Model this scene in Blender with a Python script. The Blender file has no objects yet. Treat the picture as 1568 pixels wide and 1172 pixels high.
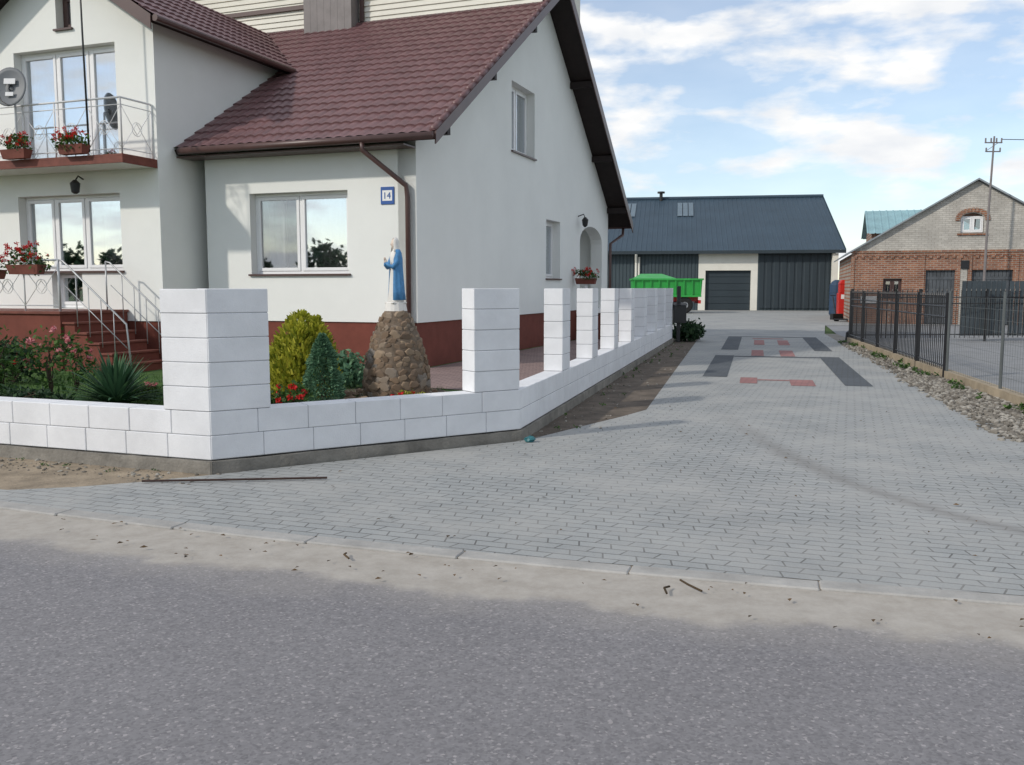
import bpy, bmesh, math, random
from mathutils import Vector, Matrix, noise
random.seed(7)
R=random.random
def U(a,b): return random.uniform(a,b)
scene=bpy.context.scene
COL=scene.collection

# ---------------------------------------------------------------- materials
def newmat(name):
    m=bpy.data.materials.new(name); m.use_nodes=True
    nt=m.node_tree; b=nt.nodes['Principled BSDF']
    return m,nt,b
def N(nt,t,**k):
    n=nt.nodes.new(t)
    for a,v in k.items():
        setattr(n,a,v)
    return n
def ramp(nt,stops):
    r=nt.nodes.new('ShaderNodeValToRGB')
    e=r.color_ramp.elements
    while len(e)<len(stops): e.new(.5)
    for i,(p,c) in enumerate(stops):
        e[i].position=p; e[i].color=(c[0],c[1],c[2],1)
    return r
def sc(c,f): return tuple(min(1,max(0,x*f)) for x in c)
def mat(name,col,rough=.8,var=.15,scale=4,bump=0,bscale=60,spec=.3,metal=0,detail=5):
    m,nt,b=newmat(name); L=nt.links
    tc=N(nt,'ShaderNodeTexCoord')
    n=N(nt,'ShaderNodeTexNoise'); n.inputs['Scale'].default_value=scale; n.inputs['Detail'].default_value=detail; n.inputs['Roughness'].default_value=.65
    L.new(tc.outputs['Object'],n.inputs['Vector'])
    r=ramp(nt,[(.3,sc(col,1-var)),(.7,sc(col,1+var))])
    L.new(n.outputs['Fac'],r.inputs['Fac']); L.new(r.outputs['Color'],b.inputs['Base Color'])
    b.inputs['Roughness'].default_value=rough; b.inputs['Specular IOR Level'].default_value=spec; b.inputs['Metallic'].default_value=metal
    if bump>0:
        n2=N(nt,'ShaderNodeTexNoise'); n2.inputs['Scale'].default_value=bscale; n2.inputs['Detail'].default_value=3
        L.new(tc.outputs['Object'],n2.inputs['Vector'])
        bp=N(nt,'ShaderNodeBump'); bp.inputs['Strength'].default_value=bump; bp.inputs['Distance'].default_value=.01
        L.new(n2.outputs['Fac'],bp.inputs['Height']); L.new(bp.outputs['Normal'],b.inputs['Normal'])
    return m
def island_mat(name,stops,rough=.7,transl=0,spec=.25):
    m,nt,b=newmat(name); L=nt.links
    g=N(nt,'ShaderNodeNewGeometry'); r=ramp(nt,stops)
    L.new(g.outputs['Random Per Island'],r.inputs['Fac']); L.new(r.outputs['Color'],b.inputs['Base Color'])
    b.inputs['Roughness'].default_value=rough; b.inputs['Specular IOR Level'].default_value=spec
    if transl>0:
        t=N(nt,'ShaderNodeBsdfTranslucent'); L.new(r.outputs['Color'],t.inputs['Color'])
        mx=N(nt,'ShaderNodeMixShader'); mx.inputs[0].default_value=transl
        L.new(b.outputs[0],mx.inputs[1]); L.new(t.outputs[0],mx.inputs[2])
        L.new(mx.outputs[0],nt.nodes['Material Output'].inputs['Surface'])
    return m

def brickmat(name,c1,c2,mortar,w,h,ms=.006,rotz=0,vertical=False,rough=.85,bumpd=.004,dirt=.25,dirtscale=.7,offset=.5,smooth=.1,track=False,sand=None,zig=False):
    m,nt,b=newmat(name); L=nt.links
    tc=N(nt,'ShaderNodeTexCoord'); mp=N(nt,'ShaderNodeMapping')
    def M(op,a,bv,cl=False):
        q=N(nt,'ShaderNodeMath',operation=op); q.use_clamp=cl
        for i,v in enumerate((a,bv)):
            if v is None: continue
            if isinstance(v,(int,float)): q.inputs[i].default_value=v
            else: L.new(v,q.inputs[i])
        return q.outputs[0]
    L.new(tc.outputs['Object'],mp.inputs['Vector'])
    if vertical: mp.inputs['Rotation'].default_value=(-math.pi/2,0,0)
    else: mp.inputs['Rotation'].default_value=(0,0,rotz)
    vec=mp.outputs[0]
    if zig:   # interlocking outline: the short joints slant in and out
        s0=N(nt,'ShaderNodeSeparateXYZ'); L.new(vec,s0.inputs[0])
        ty=M('PINGPONG',M('ADD',s0.outputs[1],100*h),h)
        sx_=M('ADD',s0.outputs[0],M('MULTIPLY',M('SUBTRACT',ty,h/2),.28))
        cb=N(nt,'ShaderNodeCombineXYZ'); L.new(sx_,cb.inputs[0]); L.new(s0.outputs[1],cb.inputs[1]); vec=cb.outputs[0]
    br=N(nt,'ShaderNodeTexBrick'); br.offset=offset
    L.new(vec,br.inputs['Vector'])
    br.inputs['Scale'].default_value=1; br.inputs['Brick Width'].default_value=w; br.inputs['Row Height'].default_value=h
    br.inputs['Mortar Size'].default_value=ms; br.inputs['Mortar Smooth'].default_value=smooth
    br.inputs['Color1'].default_value=(*c1,1); br.inputs['Color2'].default_value=(*c2,1); br.inputs['Mortar'].default_value=(*mortar,1)
    n=N(nt,'ShaderNodeTexNoise'); n.inputs['Scale'].default_value=dirtscale; n.inputs['Detail'].default_value=7; n.inputs['Roughness'].default_value=.7
    L.new(tc.outputs['Object'],n.inputs['Vector'])
    r=ramp(nt,[(.3,(1-dirt,)*3),(.7,(1,)*3)])
    L.new(n.outputs['Fac'],r.inputs['Fac'])
    mx=N(nt,'ShaderNodeMix',data_type='RGBA',blend_type='MULTIPLY'); mx.inputs['Factor'].default_value=1
    L.new(br.outputs['Color'],mx.inputs['A']); L.new(r.outputs['Color'],mx.inputs['B'])
    last=mx.outputs['Result']
    n3=N(nt,'ShaderNodeTexNoise'); n3.inputs['Scale'].default_value=70; n3.inputs['Detail'].default_value=2
    L.new(tc.outputs['Object'],n3.inputs['Vector'])
    r3=ramp(nt,[(.3,(.84,)*3),(.7,(1.,)*3)]); L.new(n3.outputs['Fac'],r3.inputs['Fac'])
    mx3=N(nt,'ShaderNodeMix',data_type='RGBA',blend_type='MULTIPLY'); mx3.inputs['Factor'].default_value=1
    L.new(last,mx3.inputs['A']); L.new(r3.outputs['Color'],mx3.inputs['B']); last=mx3.outputs['Result']
    if sand:
        n4=N(nt,'ShaderNodeTexNoise'); n4.inputs['Scale'].default_value=.8; n4.inputs['Detail'].default_value=9; n4.inputs['Roughness'].default_value=.74
        L.new(tc.outputs['Object'],n4.inputs['Vector'])
        r4=ramp(nt,[(.42,(.05,.05,.05)),(.66,(.8,.8,.8))]); L.new(n4.outputs['Fac'],r4.inputs['Fac'])
        mx4=N(nt,'ShaderNodeMix',data_type='RGBA'); L.new(r4.outputs['Color'],mx4.inputs['Factor'])
        L.new(last,mx4.inputs['A']); mx4.inputs['B'].default_value=(*sand,1); last=mx4.outputs['Result']
    if track:
        sp=N(nt,'ShaderNodeSeparateXYZ'); L.new(tc.outputs['Object'],sp.inputs[0])
        d=M('MAXIMUM',M('SUBTRACT',8.6,sp.outputs[1]),0)
        f=M('ADD',M('MULTIPLY',M('MULTIPLY',d,d),.085),2.57)
        nz=M('MULTIPLY',M('SUBTRACT',n.outputs['Fac'],.5),.5)
        e=M('ABSOLUTE',M('SUBTRACT',M('ADD',sp.outputs[0],nz),f),None)
        k=M('SUBTRACT',1,M('DIVIDE',e,.17),True)
        fade=M('SUBTRACT',1,M('DIVIDE',M('SUBTRACT',sp.outputs[1],8.5),3),True)
        k=M('MULTIPLY',M('MULTIPLY',k,fade),.5)
        mx5=N(nt,'ShaderNodeMix',data_type='RGBA'); L.new(k,mx5.inputs['Factor'])
        L.new(last,mx5.inputs['A']); mx5.inputs['B'].default_value=(.17,.16,.15,1); last=mx5.outputs['Result']
    L.new(last,b.inputs['Base Color'])
    b.inputs['Roughness'].default_value=rough; b.inputs['Specular IOR Level'].default_value=.25
    bp=N(nt,'ShaderNodeBump'); bp.invert=True; bp.inputs['Strength'].default_value=.6; bp.inputs['Distance'].default_value=bumpd
    L.new(br.outputs['Fac'],bp.inputs['Height']); L.new(bp.outputs['Normal'],b.inputs['Normal'])
    return m

HR=math.atan2(-.346,.938)
M_wall=mat('render_plaster',(.80,.81,.78),.9,.04,.6,.25,120)
M_plinth=mat('plinth_plaster',(.17,.05,.035),.8,.15,3,.3,150)
M_white=mat('white_pvc',(.82,.82,.82),.35,.03,3,spec=.5)
M_block=mat('fence_block_white',(.72,.725,.74),.8,.08,2.5,.25,90)
M_mortar=mat('fence_mortar',(.30,.31,.33),.9,.1,8)
M_conc=mat('foundation_concrete',(.22,.205,.18),.95,.35,3,.8,40)
M_kerb=mat('kerb_concrete',(.36,.35,.33),.9,.2,4,.4,80)
M_brown=mat('brown_metal',(.08,.041,.036),.4,.15,3,spec=.5)
M_soffit=mat('dark_soffit',(.02,.013,.012),.6,.3,6)
M_tile=mat('roof_tile',(.155,.08,.082),.45,.25,3,.15,60,spec=.5)
M_cream=mat('cream_siding',(.72,.70,.62),.7,.05,2)
M_greypan=mat('grey_cladding',(.20,.18,.175),.5,.15,3)
M_black=mat('black_paint',(.012,.012,.014),.4,.3,4,spec=.5)
M_steel=mat('galvanised_steel',(.40,.41,.42),.45,.1,5,metal=.5)
M_wpaint=mat('white_railing_paint',(.72,.72,.72),.5,.06,5)
M_terra=mat('terracotta_tile',(.17,.055,.04),.6,.2,6)
M_soil=mat('bare_soil',(.27,.22,.16),1,.35,3,1,30)
M_dsoil=mat('dark_soil',(.12,.098,.078),1,.4,3,1,30)
M_grass=mat('grass',(.06,.10,.03),1,.4,2,1,60)
M_yard=mat('yard_asphalt',(.24,.245,.25),.95,.15,1.5,.4,80)
M_green=mat('green_paint',(.03,.34,.06),.4,.12,2,spec=.5)
M_red=mat('red_paint',(.5,.02,.015),.4,.1,3,spec=.5)
M_blue=mat('blue_paint',(.02,.09,.33),.45,.1,3,spec=.5)
M_rubber=mat('rubber',(.02,.02,.02),.85,.2,5)
M_wh_roof=mat('warehouse_roof',(.034,.06,.085),.55,.12,.5,spec=.35)
M_wh_wall=mat('warehouse_cladding',(.055,.075,.085),.55,.1,.5)
M_wh_door=mat('warehouse_door',(.035,.048,.057),.55,.1,.5)
M_wh_white=mat('warehouse_white',(.76,.74,.66),.7,.06,1)
M_galvroof=mat('metal_sheet_roof',(.24,.40,.43),.4,.2,1,metal=.1)
M_inner=mat('painted_room_shade',(.03,.03,.03),.9,.2,1)  # near-black colour stands in for the shade of rooms behind the glass
M_skin=mat('painted_plaster_white',(.70,.68,.64),.6,.06,8)
M_mblue=mat('painted_plaster_blue',(.07,.22,.43),.55,.25,12)
M_face=mat('painted_plaster_skin',(.68,.56,.47),.6,.05,8)
M_bark=mat('bark',(.07,.05,.035),.95,.3,10,.6,40)
PSZ=dict(w=.2,h=.1,ms=.0055,rotz=-HR,zig=True)
M_pave=brickmat('concrete_pavers',(.385,.40,.395),(.335,.35,.348),(.15,.15,.145),dirt=.18,dirtscale=.5,track=True,sand=(.39,.385,.365),**PSZ)
M_pdark=brickmat('dark_pavers',(.13,.145,.16),(.11,.125,.14),(.08,.08,.08),dirt=.3,**PSZ)
M_pred=brickmat('red_pavers',(.44,.22,.205),(.38,.19,.18),(.16,.12,.12),dirt=.3,**PSZ)
M_brick=brickmat('old_red_brick',(.44,.20,.115),(.29,.12,.075),(.44,.38,.32),.26,.085,.012,vertical=True,dirt=.5,dirtscale=1.1,rough=.95)
M_wbrick=brickmat('whitewashed_brick',(.66,.63,.57),(.56,.53,.48),(.42,.39,.34),.26,.085,.008,vertical=True,dirt=.35,dirtscale=1.2,rough=.95)
M_stone=island_mat('boulders',[(0,(.12,.085,.06)),(.3,(.24,.17,.115)),(.55,(.17,.125,.09)),(.8,(.30,.225,.155)),(1,(.22,.195,.17))],.9)
M_smort=mat('shrine_mortar',(.15,.115,.085),.95,.3,8,.6,40)
M_gravel=island_mat('gravel_stones',[(0,(.10,.09,.075)),(.6,(.22,.20,.17)),(1,(.36,.34,.30))],.9)
M_leaf=island_mat('leaf_green',[(0,(.025,.06,.015)),(.6,(.06,.13,.03)),(1,(.11,.19,.05))],.6,.25)
M_leafd=island_mat('leaf_dark',[(0,(.012,.03,.014)),(.6,(.03,.07,.03)),(1,(.06,.11,.045))],.6,.2)
M_leafm=island_mat('leaf_blade_green',[(0,(.03,.075,.04)),(.6,(.055,.13,.065)),(1,(.10,.19,.09))],.6,.2)
M_leafy=island_mat('leaf_yellow_green',[(0,(.16,.20,.02)),(.5,(.40,.41,.04)),(1,(.60,.56,.08))],.6,.3)
M_leafb=island_mat('needle_blue_green',[(0,(.05,.12,.07)),(.6,(.11,.23,.13)),(1,(.20,.34,.19))],.6,.2)
M_redfl=island_mat('petals_red',[(0,(.35,.01,.01)),(1,(.75,.03,.03))],.6,.2)
M_pink=island_mat('petals_pink',[(0,(.5,.12,.15)),(1,(.75,.35,.35))],.6,.2)
M_debris=island_mat('dry_leaves',[(0,(.05,.035,.02)),(1,(.16,.10,.05))],.9)

def glassmat(name,refl=.45,t=.78):
    m,nt,b=newmat(name); L=nt.links
    g=N(nt,'ShaderNodeBsdfGlossy'); g.inputs['Roughness'].default_value=.015; g.inputs['Color'].default_value=(.9,.95,1,1)
    tr=N(nt,'ShaderNodeBsdfTransparent'); tr.inputs['Color'].default_value=(t,t,t,1)
    mx=N(nt,'ShaderNodeMixShader'); mx.inputs[0].default_value=refl
    L.new(tr.outputs[0],mx.inputs[1]); L.new(g.outputs[0],mx.inputs[2]); L.new(mx.outputs[0],nt.nodes['Material Output'].inputs['Surface'])
    return m
M_glass=glassmat('window_glass',.55)
M_glass2=glassmat('window_glass_dim_reflection',.22)  # same glass, its reflection lowered in the material so panes look dark
M_curtain=mat('net_curtain',(.72,.72,.70),.9,.1,3)

def road_material():
    m,nt,b=newmat('asphalt'); L=nt.links
    tc=N(nt,'ShaderNodeTexCoord')
    def noise_(s,d=6,r=.6):
        n=N(nt,'ShaderNodeTexNoise'); n.inputs['Scale'].default_value=s; n.inputs['Detail'].default_value=d; n.inputs['Roughness'].default_value=r
        L.new(tc.outputs['Object'],n.inputs['Vector']); return n
    big=noise_(.7,5); r1=ramp(nt,[(.3,(.215,.208,.214)),(.7,(.245,.238,.244))]); L.new(big.outputs['Fac'],r1.inputs['Fac'])
    vo=N(nt,'ShaderNodeTexVoronoi'); vo.inputs['Scale'].default_value=90; L.new(tc.outputs['Object'],vo.inputs['Vector'])
    sx=N(nt,'ShaderNodeSeparateColor'); L.new(vo.outputs['Color'],sx.inputs[0])
    r2=ramp(nt,[(0,(.72,.72,.73)),(.5,(.95,.95,.95)),(.9,(1,1,1)),(1,(1,1,1))]); L.new(sx.outputs[0],r2.inputs['Fac'])
    r2.color_ramp.elements[3].color=(1.5,1.46,1.42,1)
    mx=N(nt,'ShaderNodeMix',data_type='RGBA',blend_type='MULTIPLY'); mx.inputs['Factor'].default_value=1
    L.new(r1.outputs[0],mx.inputs['A']); L.new(r2.outputs[0],mx.inputs['B'])
    mid=noise_(26,3,.6); rm=ramp(nt,[(.3,(.9,.9,.9)),(.7,(1,1,1))]); rm.color_ramp.elements[1].color=(1.06,1.06,1.06,1); L.new(mid.outputs['Fac'],rm.inputs['Fac'])
    mxm=N(nt,'ShaderNodeMix',data_type='RGBA',blend_type='MULTIPLY'); mxm.inputs['Factor'].default_value=1
    L.new(mx.outputs['Result'],mxm.inputs['A']); L.new(rm.outputs[0],mxm.inputs['B'])
    uv=N(nt,'ShaderNodeSeparateXYZ'); L.new(tc.outputs['UV'],uv.inputs[0])
    n2=noise_(1.8,8,.62)
    a=N(nt,'ShaderNodeMath',operation='SUBTRACT'); L.new(n2.outputs['Fac'],a.inputs[0]); a.inputs[1].default_value=.5
    a2=N(nt,'ShaderNodeMath',operation='MULTIPLY'); L.new(a.outputs[0],a2.inputs[0]); a2.inputs[1].default_value=.6
    a3=N(nt,'ShaderNodeMath',operation='ADD'); L.new(a2.outputs[0],a3.inputs[0]); L.new(uv.outputs[1],a3.inputs[1])
    r3=ramp(nt,[(0,(1,1,1)),(.50,(.9,)*3),(.62,(.25,)*3),(.92,(0,0,0))])
    L.new(a3.outputs[0],r3.inputs['Fac'])
    sn=noise_(5,10,.75); r4=ramp(nt,[(.32,(.33,.30,.26)),(.68,(.46,.43,.385))]); L.new(sn.outputs['Fac'],r4.inputs['Fac'])
    mx2=N(nt,'ShaderNodeMix',data_type='RGBA'); L.new(r3.outputs[0],mx2.inputs['Factor']); L.new(mxm.outputs['Result'],mx2.inputs['A']); L.new(r4.outputs[0],mx2.inputs['B'])
    L.new(mx2.outputs['Result'],b.inputs['Base Color']); b.inputs['Roughness'].default_value=.9; b.inputs['Specular IOR Level'].default_value=.25
    bp=N(nt,'ShaderNodeBump'); bp.inputs['Strength'].default_value=.25; bp.inputs['Distance'].default_value=.004
    L.new(sx.outputs[1],bp.inputs['Height']); L.new(bp.outputs['Normal'],b.inputs['Normal'])
    return m
M_road=road_material()

# ---------------------------------------------------------------- mesh helpers
def empty(name,loc=(0,0,0),rz=0,parent=None):
    o=bpy.data.objects.new(name,None); COL.objects.link(o); o.location=loc; o.rotation_euler=(0,0,rz)
    o.empty_display_size=.3
    if parent: o.parent=parent
    return o
class MB:
    def __init__(s): s.v=[]; s.f=[]
    def add(s,vs,fs,M=None):
        k=len(s.v)
        s.v+= [tuple(M@Vector(v)) for v in vs] if M else [tuple(v) for v in vs]
        s.f+=[tuple(i+k for i in f) for f in fs]
    def box(s,x0,x1,y0,y1,z0,z1,M=None):
        if x0>x1:x0,x1=x1,x0
        if y0>y1:y0,y1=y1,y0
        if z0>z1:z0,z1=z1,z0
        s.add([(x0,y0,z0),(x1,y0,z0),(x1,y1,z0),(x0,y1,z0),(x0,y0,z1),(x1,y0,z1),(x1,y1,z1),(x0,y1,z1)],
          [(0,3,2,1),(4,5,6,7),(0,1,5,4),(1,2,6,5),(2,3,7,6),(3,0,4,7)],M)
    def tube(s,pts,r,n=8,cap=True):
        pts=[Vector(p) for p in pts]; rings=[]
        rs=r if isinstance(r,(list,tuple)) else [r]*len(pts)
        for i,p in enumerate(pts):
            d=(pts[min(i+1,len(pts)-1)]-pts[max(i-1,0)]).normalized()
            a=d.orthogonal().normalized() if i==0 else (a-d*a.dot(d)).normalized()
            b=d.cross(a)
            rings.append([p+(a*math.cos(2*math.pi*j/n)+b*math.sin(2*math.pi*j/n))*rs[i] for j in range(n)])
        vs=[v for r_ in rings for v in r_]; fs=[]
        for i in range(len(pts)-1):
            for j in range(n): fs.append((i*n+j,i*n+(j+1)%n,(i+1)*n+(j+1)%n,(i+1)*n+j))
        if cap: fs.append(tuple(range(n))[::-1]); fs.append(tuple((len(pts)-1)*n+j for j in range(n)))
        s.add(vs,fs)
    def loft(s,rings,n=24,fold=0,nf=7,M=None):
        vs=[];fs=[]
        for i,(cx,cy,z,rx,ry) in enumerate(rings):
            for j in range(n):
                a=2*math.pi*j/n; q=1+fold*math.sin(nf*a+i*.25)*(1 if i<len(rings)*.75 else .3)
                vs.append((cx+rx*math.cos(a)*q,cy+ry*math.sin(a)*q,z))
        for i in range(len(rings)-1):
            for j in range(n): fs.append((i*n+j,i*n+(j+1)%n,(i+1)*n+(j+1)%n,(i+1)*n+j))
        fs.append(tuple(range(n))[::-1]); fs.append(tuple((len(rings)-1)*n+j for j in range(n)))
        s.add(vs,fs,M)
    def obj(s,name,m,parent=None,bevel=0,smooth=False,loc=None):
        me=bpy.data.meshes.new(name); me.from_pydata(s.v,[],s.f); me.update()
        me.materials.append(m); o=bpy.data.objects.new(name,me); COL.objects.link(o)
        if parent: o.parent=parent
        if loc: o.location=loc
        if bevel:
            b=o.modifiers.new('b','BEVEL'); b.width=bevel; b.segments=1; b.limit_method='ANGLE'
        if smooth: me.polygons.foreach_set('use_smooth',[True]*len(me.polygons))
        return o
def sheet(name,pts,z,m,parent=None):
    b=MB(); b.add([(p[0],p[1],z) for p in pts],[tuple(range(len(pts)))])
    o=b.obj(name,m,parent)
    bm=bmesh.new(); bm.from_mesh(o.data); bmesh.ops.recalc_face_normals(bm,faces=bm.faces)
    for f in bm.faces:
        if f.normal.z<0: f.normal_flip()
    bmesh.ops.triangulate(bm,faces=bm.faces,ngon_method='EAR_CLIP')
    bm.to_mesh(o.data); bm.free(); return o
def frameM(p,d):
    a=math.atan2(d[1],d[0]); return Matrix.Translation((p[0],p[1],0))@Matrix.Rotation(a,4,'Z')

def mapf(axis,o):
    if axis=='y': return lambda u,d,z:(u,o+d,z)
    else: return lambda u,d,z:(o-d,u,z)
def mbox(mb,P,u0,u1,d0,d1,z0,z1):
    a=P(u0,d0,z0); b=P(u1,d1,z1); mb.box(a[0],b[0],a[1],b[1],a[2],b[2])
def prism(P,pts,d0,d1):
    n=len(pts); vs=[P(u,d0,z) for u,z in pts]+[P(u,d1,z) for u,z in pts]
    fs=[tuple(range(n)),tuple(range(2*n-1,n-1,-1))]+[(i,i+n,(i+1)%n+n,(i+1)%n) for i in range(n)]
    bm=bmesh.new(); bv=[bm.verts.new(v) for v in vs]
    for f in fs: bm.faces.new([bv[i] for i in f])
    bmesh.ops.recalc_face_normals(bm,faces=bm.faces)
    me=bpy.data.meshes.new('t'); bm.to_mesh(me); bm.free(); return me
def wall(name,axis,o,pts,th,holes,m,parent):
    P=mapf(axis,o)
    me=prism(P,pts,0,th); me.materials.append(m)
    w=bpy.data.objects.new(name,me); COL.objects.link(w)
    cs=[]
    for h in holes:
        if len(h)==4 and not isinstance(h[0],tuple):
            u0,u1,z0,z1=h; hp=[(u0,z0),(u1,z0),(u1,z1),(u0,z1)]
        else: hp=h
        c=bpy.data.objects.new('c',prism(P,hp,-.3,th+.3)); COL.objects.link(c); cs.append(c)
        b=w.modifiers.new('b','BOOLEAN'); b.operation='DIFFERENCE'; b.object=c; b.solver='EXACT'
    if cs:
        dg=bpy.context.evaluated_depsgraph_get(); dg.update()
        nm=bpy.data.meshes.new_from_object(w.evaluated_get(dg))
        w.modifiers.clear(); w.data=nm
        for c in cs: bpy.data.objects.remove(c)
    w.parent=parent; w.name=name
    return w
def window(name,axis,o,u0,u1,z0,z1,parent,splits=(),inset=.17,curtain=1,fm=None,sill=True,fw=.055,sillmat=None,glasses=None):
    P=mapf(axis,o); F=MB(); C=MB()
    fm=fm or M_white
    e=.002
    a,b,c,d=u0+e,u1-e,z0+e,z1-e
    D0,D1=inset,inset+.07
    mbox(F,P,a,a+fw,D0,D1,c,d); mbox(F,P,b-fw,b,D0,D1,c,d)
    mbox(F,P,a+fw,b-fw,D0,D1,c,c+fw); mbox(F,P,a+fw,b-fw,D0,D1,d-fw,d)
    xs=[a+fw]+[s for s in splits]+[b-fw]
    for s in splits: mbox(F,P,s-.025,s+.025,D0+.003,D1,c+fw,d-fw)
    for i in range(len(xs)-1):
        l=xs[i]+(.025 if i else 0)+.004; r=xs[i+1]-(.025 if i<len(xs)-2 else 0)-.004
        sw=.06; lo,hi=c+fw+.004,d-fw-.004; q0,q1=D0-.012,D1-.01
        mbox(F,P,l,l+sw,q0,q1,lo,hi); mbox(F,P,r-sw,r,q0,q1,lo,hi)
        mbox(F,P,l+sw,r-sw,q0,q1,lo,lo+sw); mbox(F,P,l+sw,r-sw,q0,q1,hi-sw,hi)
        G=MB(); mbox(G,P,l+sw,r-sw,D0+.02,D0+.032,lo+sw,hi-sw)
        G.obj(name+'_glass',(glasses[i] if glasses else M_glass),parent)
    F.obj(name+'_frame',fm,parent,bevel=.004)
    if curtain>0:
        n=int((b-a)/.02); vs=[];fs=[]
        zt=d; zb=c+(d-c)*(1-curtain)
        for i in range(n+1):
            u=a+(b-a)*i/n; dd=D1+.12+.018*math.sin(u*37)+.012*math.sin(u*71+1)
            vs+= [P(u,dd,zb),P(u,dd,zt)]
        for i in range(n): fs.append((2*i,2*i+2,2*i+3,2*i+1))
        C.add(vs,fs); C.obj(name+'_curtain',M_curtain,parent)
    if sill:
        S=MB(); mbox(S,P,u0-.04,u1+.04,-.05,inset-.004,z0-.03,z0+.004); S.obj(name+'_sill',sillmat or M_brown,parent)

def tile_roof(name,parent,O,Ud,Vd,LU,LV,m,th=.10,pu=.2,pv=.35):
    O=Vector(O);Ud=Vector(Ud).normalized();Vd=Vector(Vd).normalized(); n=Ud.cross(Vd).normalized()
    if n.z<0: n=-n
    nu=int(LU/.033); rows=int(LV/pv)+1
    b=MB(); vs=[];fs=[]
    vv=[]
    for r in range(rows):
        for f,h in ((0,.03),(.5,.015),(.985,.0)):
            t=(r+f)*pv
            if t<LV: vv.append((t,h))
    vv.append((LV,0))
    for t,h in vv:
        for i in range(nu+1):
            u=LU*i/nu
            w=.028*(abs(math.cos(math.pi*u/pu))**.8)
            vs.append(O+Ud*u+Vd*t+n*(h+w))
    for j in range(len(vv)-1):
        for i in range(nu): 
            k=j*(nu+1)+i; fs.append((k,k+1,k+nu+2,k+nu+1))
    b.add(vs,fs); b.obj(name,m,parent,smooth=False)
    s=MB(); p=[O-n*.004,O+Ud*LU-n*.004,O+Ud*LU+Vd*LV-n*.004,O+Vd*LV-n*.004]
    q=[x-n*th for x in p]
    s.add(p+q,[(0,1,2,3),(7,6,5,4),(0,4,5,1),(1,5,6,2),(2,6,7,3),(3,7,4,0)])
    s.obj(name+'_deck',M_soffit,parent)

# ---------------------------------------------------------------- ground, road
def kerbY(X):
    def q(x): return 5.054-.308*x+.0139*x*x
    if X<-7: return q(-7)+(X+7)*(-.308-.0139*14)
    if X>6: return q(6)+(X-6)*(-.308+.0139*12)
    return q(X)
def kerbN(X):
    d=Vector((.1,kerbY(X+.05)-kerbY(X-.05))).normalized(); return Vector((-d.y,d.x))
def ribbon(name,m,o0,o1,z0,z1,X0,X1,step=.5,parent=None):
    vs=[];fs=[];uv=[]
    n=int((X1-X0)/step)
    for i in range(n+1):
        X=X0+(X1-X0)*i/n; p=Vector((X,kerbY(X))); nn=kerbN(X)
        a=p+nn*o0; b=p+nn*o1
        vs+=[(a.x,a.y,z0),(b.x,b.y,z1)]; uv+=[(X,-o0),(X,-o1)]
    for i in range(n): fs.append((2*i,2*i+1,2*i+3,2*i+2))
    me=bpy.data.meshes.new(name); me.from_pydata(vs,[],fs); me.materials.append(m)
    l=me.uv_layers.new(name='UVMap')
    for lp in me.loops: l.data[lp.index].uv=uv[lp.vertex_index]
    bm=bmesh.new(); bm.from_mesh(me)
    for f in bm.faces:
        f.normal_update()
        if f.normal.z<0: f.normal_flip()
    bm.to_mesh(me); bm.free()
    o=bpy.data.objects.new(name,me); COL.objects.link(o); 
    if parent:o.parent=parent
    return o
g=MB(); g.add([(-900,-900,-.03),(900,-900,-.03),(900,900,-.03),(-900,900,-.03)],[(0,1,2,3)]); g.obj('ground',M_grass)
ribbon('road',M_road,0,-7.5,-.008,-.008,-70,70,.4)
kb=MB(); X=-30
while X<30:
    nn=kerbN(X); d=Vector((nn.y,-nn.x)); p=Vector((X,kerbY(X)))
    Mx=frameM(p,d); z=.006+U(-.002,.003)
    kb.box(.004,.996,0,.14,-.2,z,Mx); X+=d.x*1.0
kb.obj('kerb',M_kerb,bevel=.008)
jt=[(x,kerbY(x)) for x in [i*.5 for i in range(-60,61)]]
sheet('kerb_bed_soil',[(x,y+.0) for x,y in jt]+[(x,y+.26) for x,y in jt[::-1]],-.004,M_soil)
K=Vector((-2.52,7.56)); P2=Vector((.08,9.25)); BD=Vector((-.938,.346)); DD=(P2-K).normalized(); ED=Vector((.257,.966)).normalized()
front=[]
x=-6
while x<=12:
    nn=kerbN(x); front.append((x+nn.x*.143,kerbY(x)+nn.y*.143)); x+=.25
pts=front+[(12,6.2),(9,6.7),(6.9,7.4),(5.9,7.95),(5.35,8.6),(5.2,9.1),(5.29,9.34),(6.23,13.2),(8.95,24.5),(10.6,31),(13,38),(45,40),(45,75),(-6,75),(-6,33),(5.3,31.2),(6.07,29.5),
  (1.72,11.6),(1.35,11.0),(.9,10.35),(.25,9.4),(.02,9.15),(-1.2,8.35),(-2.5,7.5),(-3.01,7.21),(-3.4,7.04),(-3.89,6.93),(-5,7.22)]
sheet('driveway',pts,0,M_pave)
def along(p,L,w,name,m,z=.004):
    p=Vector(p); r=Vector((ED.y,-ED.x))
    return sheet(name,[p,p+r*w,p+r*w+ED*L,p+ED*L],z,m)
pp=empty('paver_pattern')
def inner(base,a,c):
    r=Vector((ED.y,-ED.x)); return Vector(base)+r*a+ED*c
B0=(3.35,16.0)
for a,c,w,L in ((0,0,.42,5.3),(2.28,-1.0,.42,6.3),(.425,4.9,1.85,.3),
                (.05,7.3,.42,6.6),(2.3,7.3,.42,6.6),(.475,13.6,1.82,.3)):
    along(inner(B0,a,c),L,w,'dark_band',M_pdark).parent=pp
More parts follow.
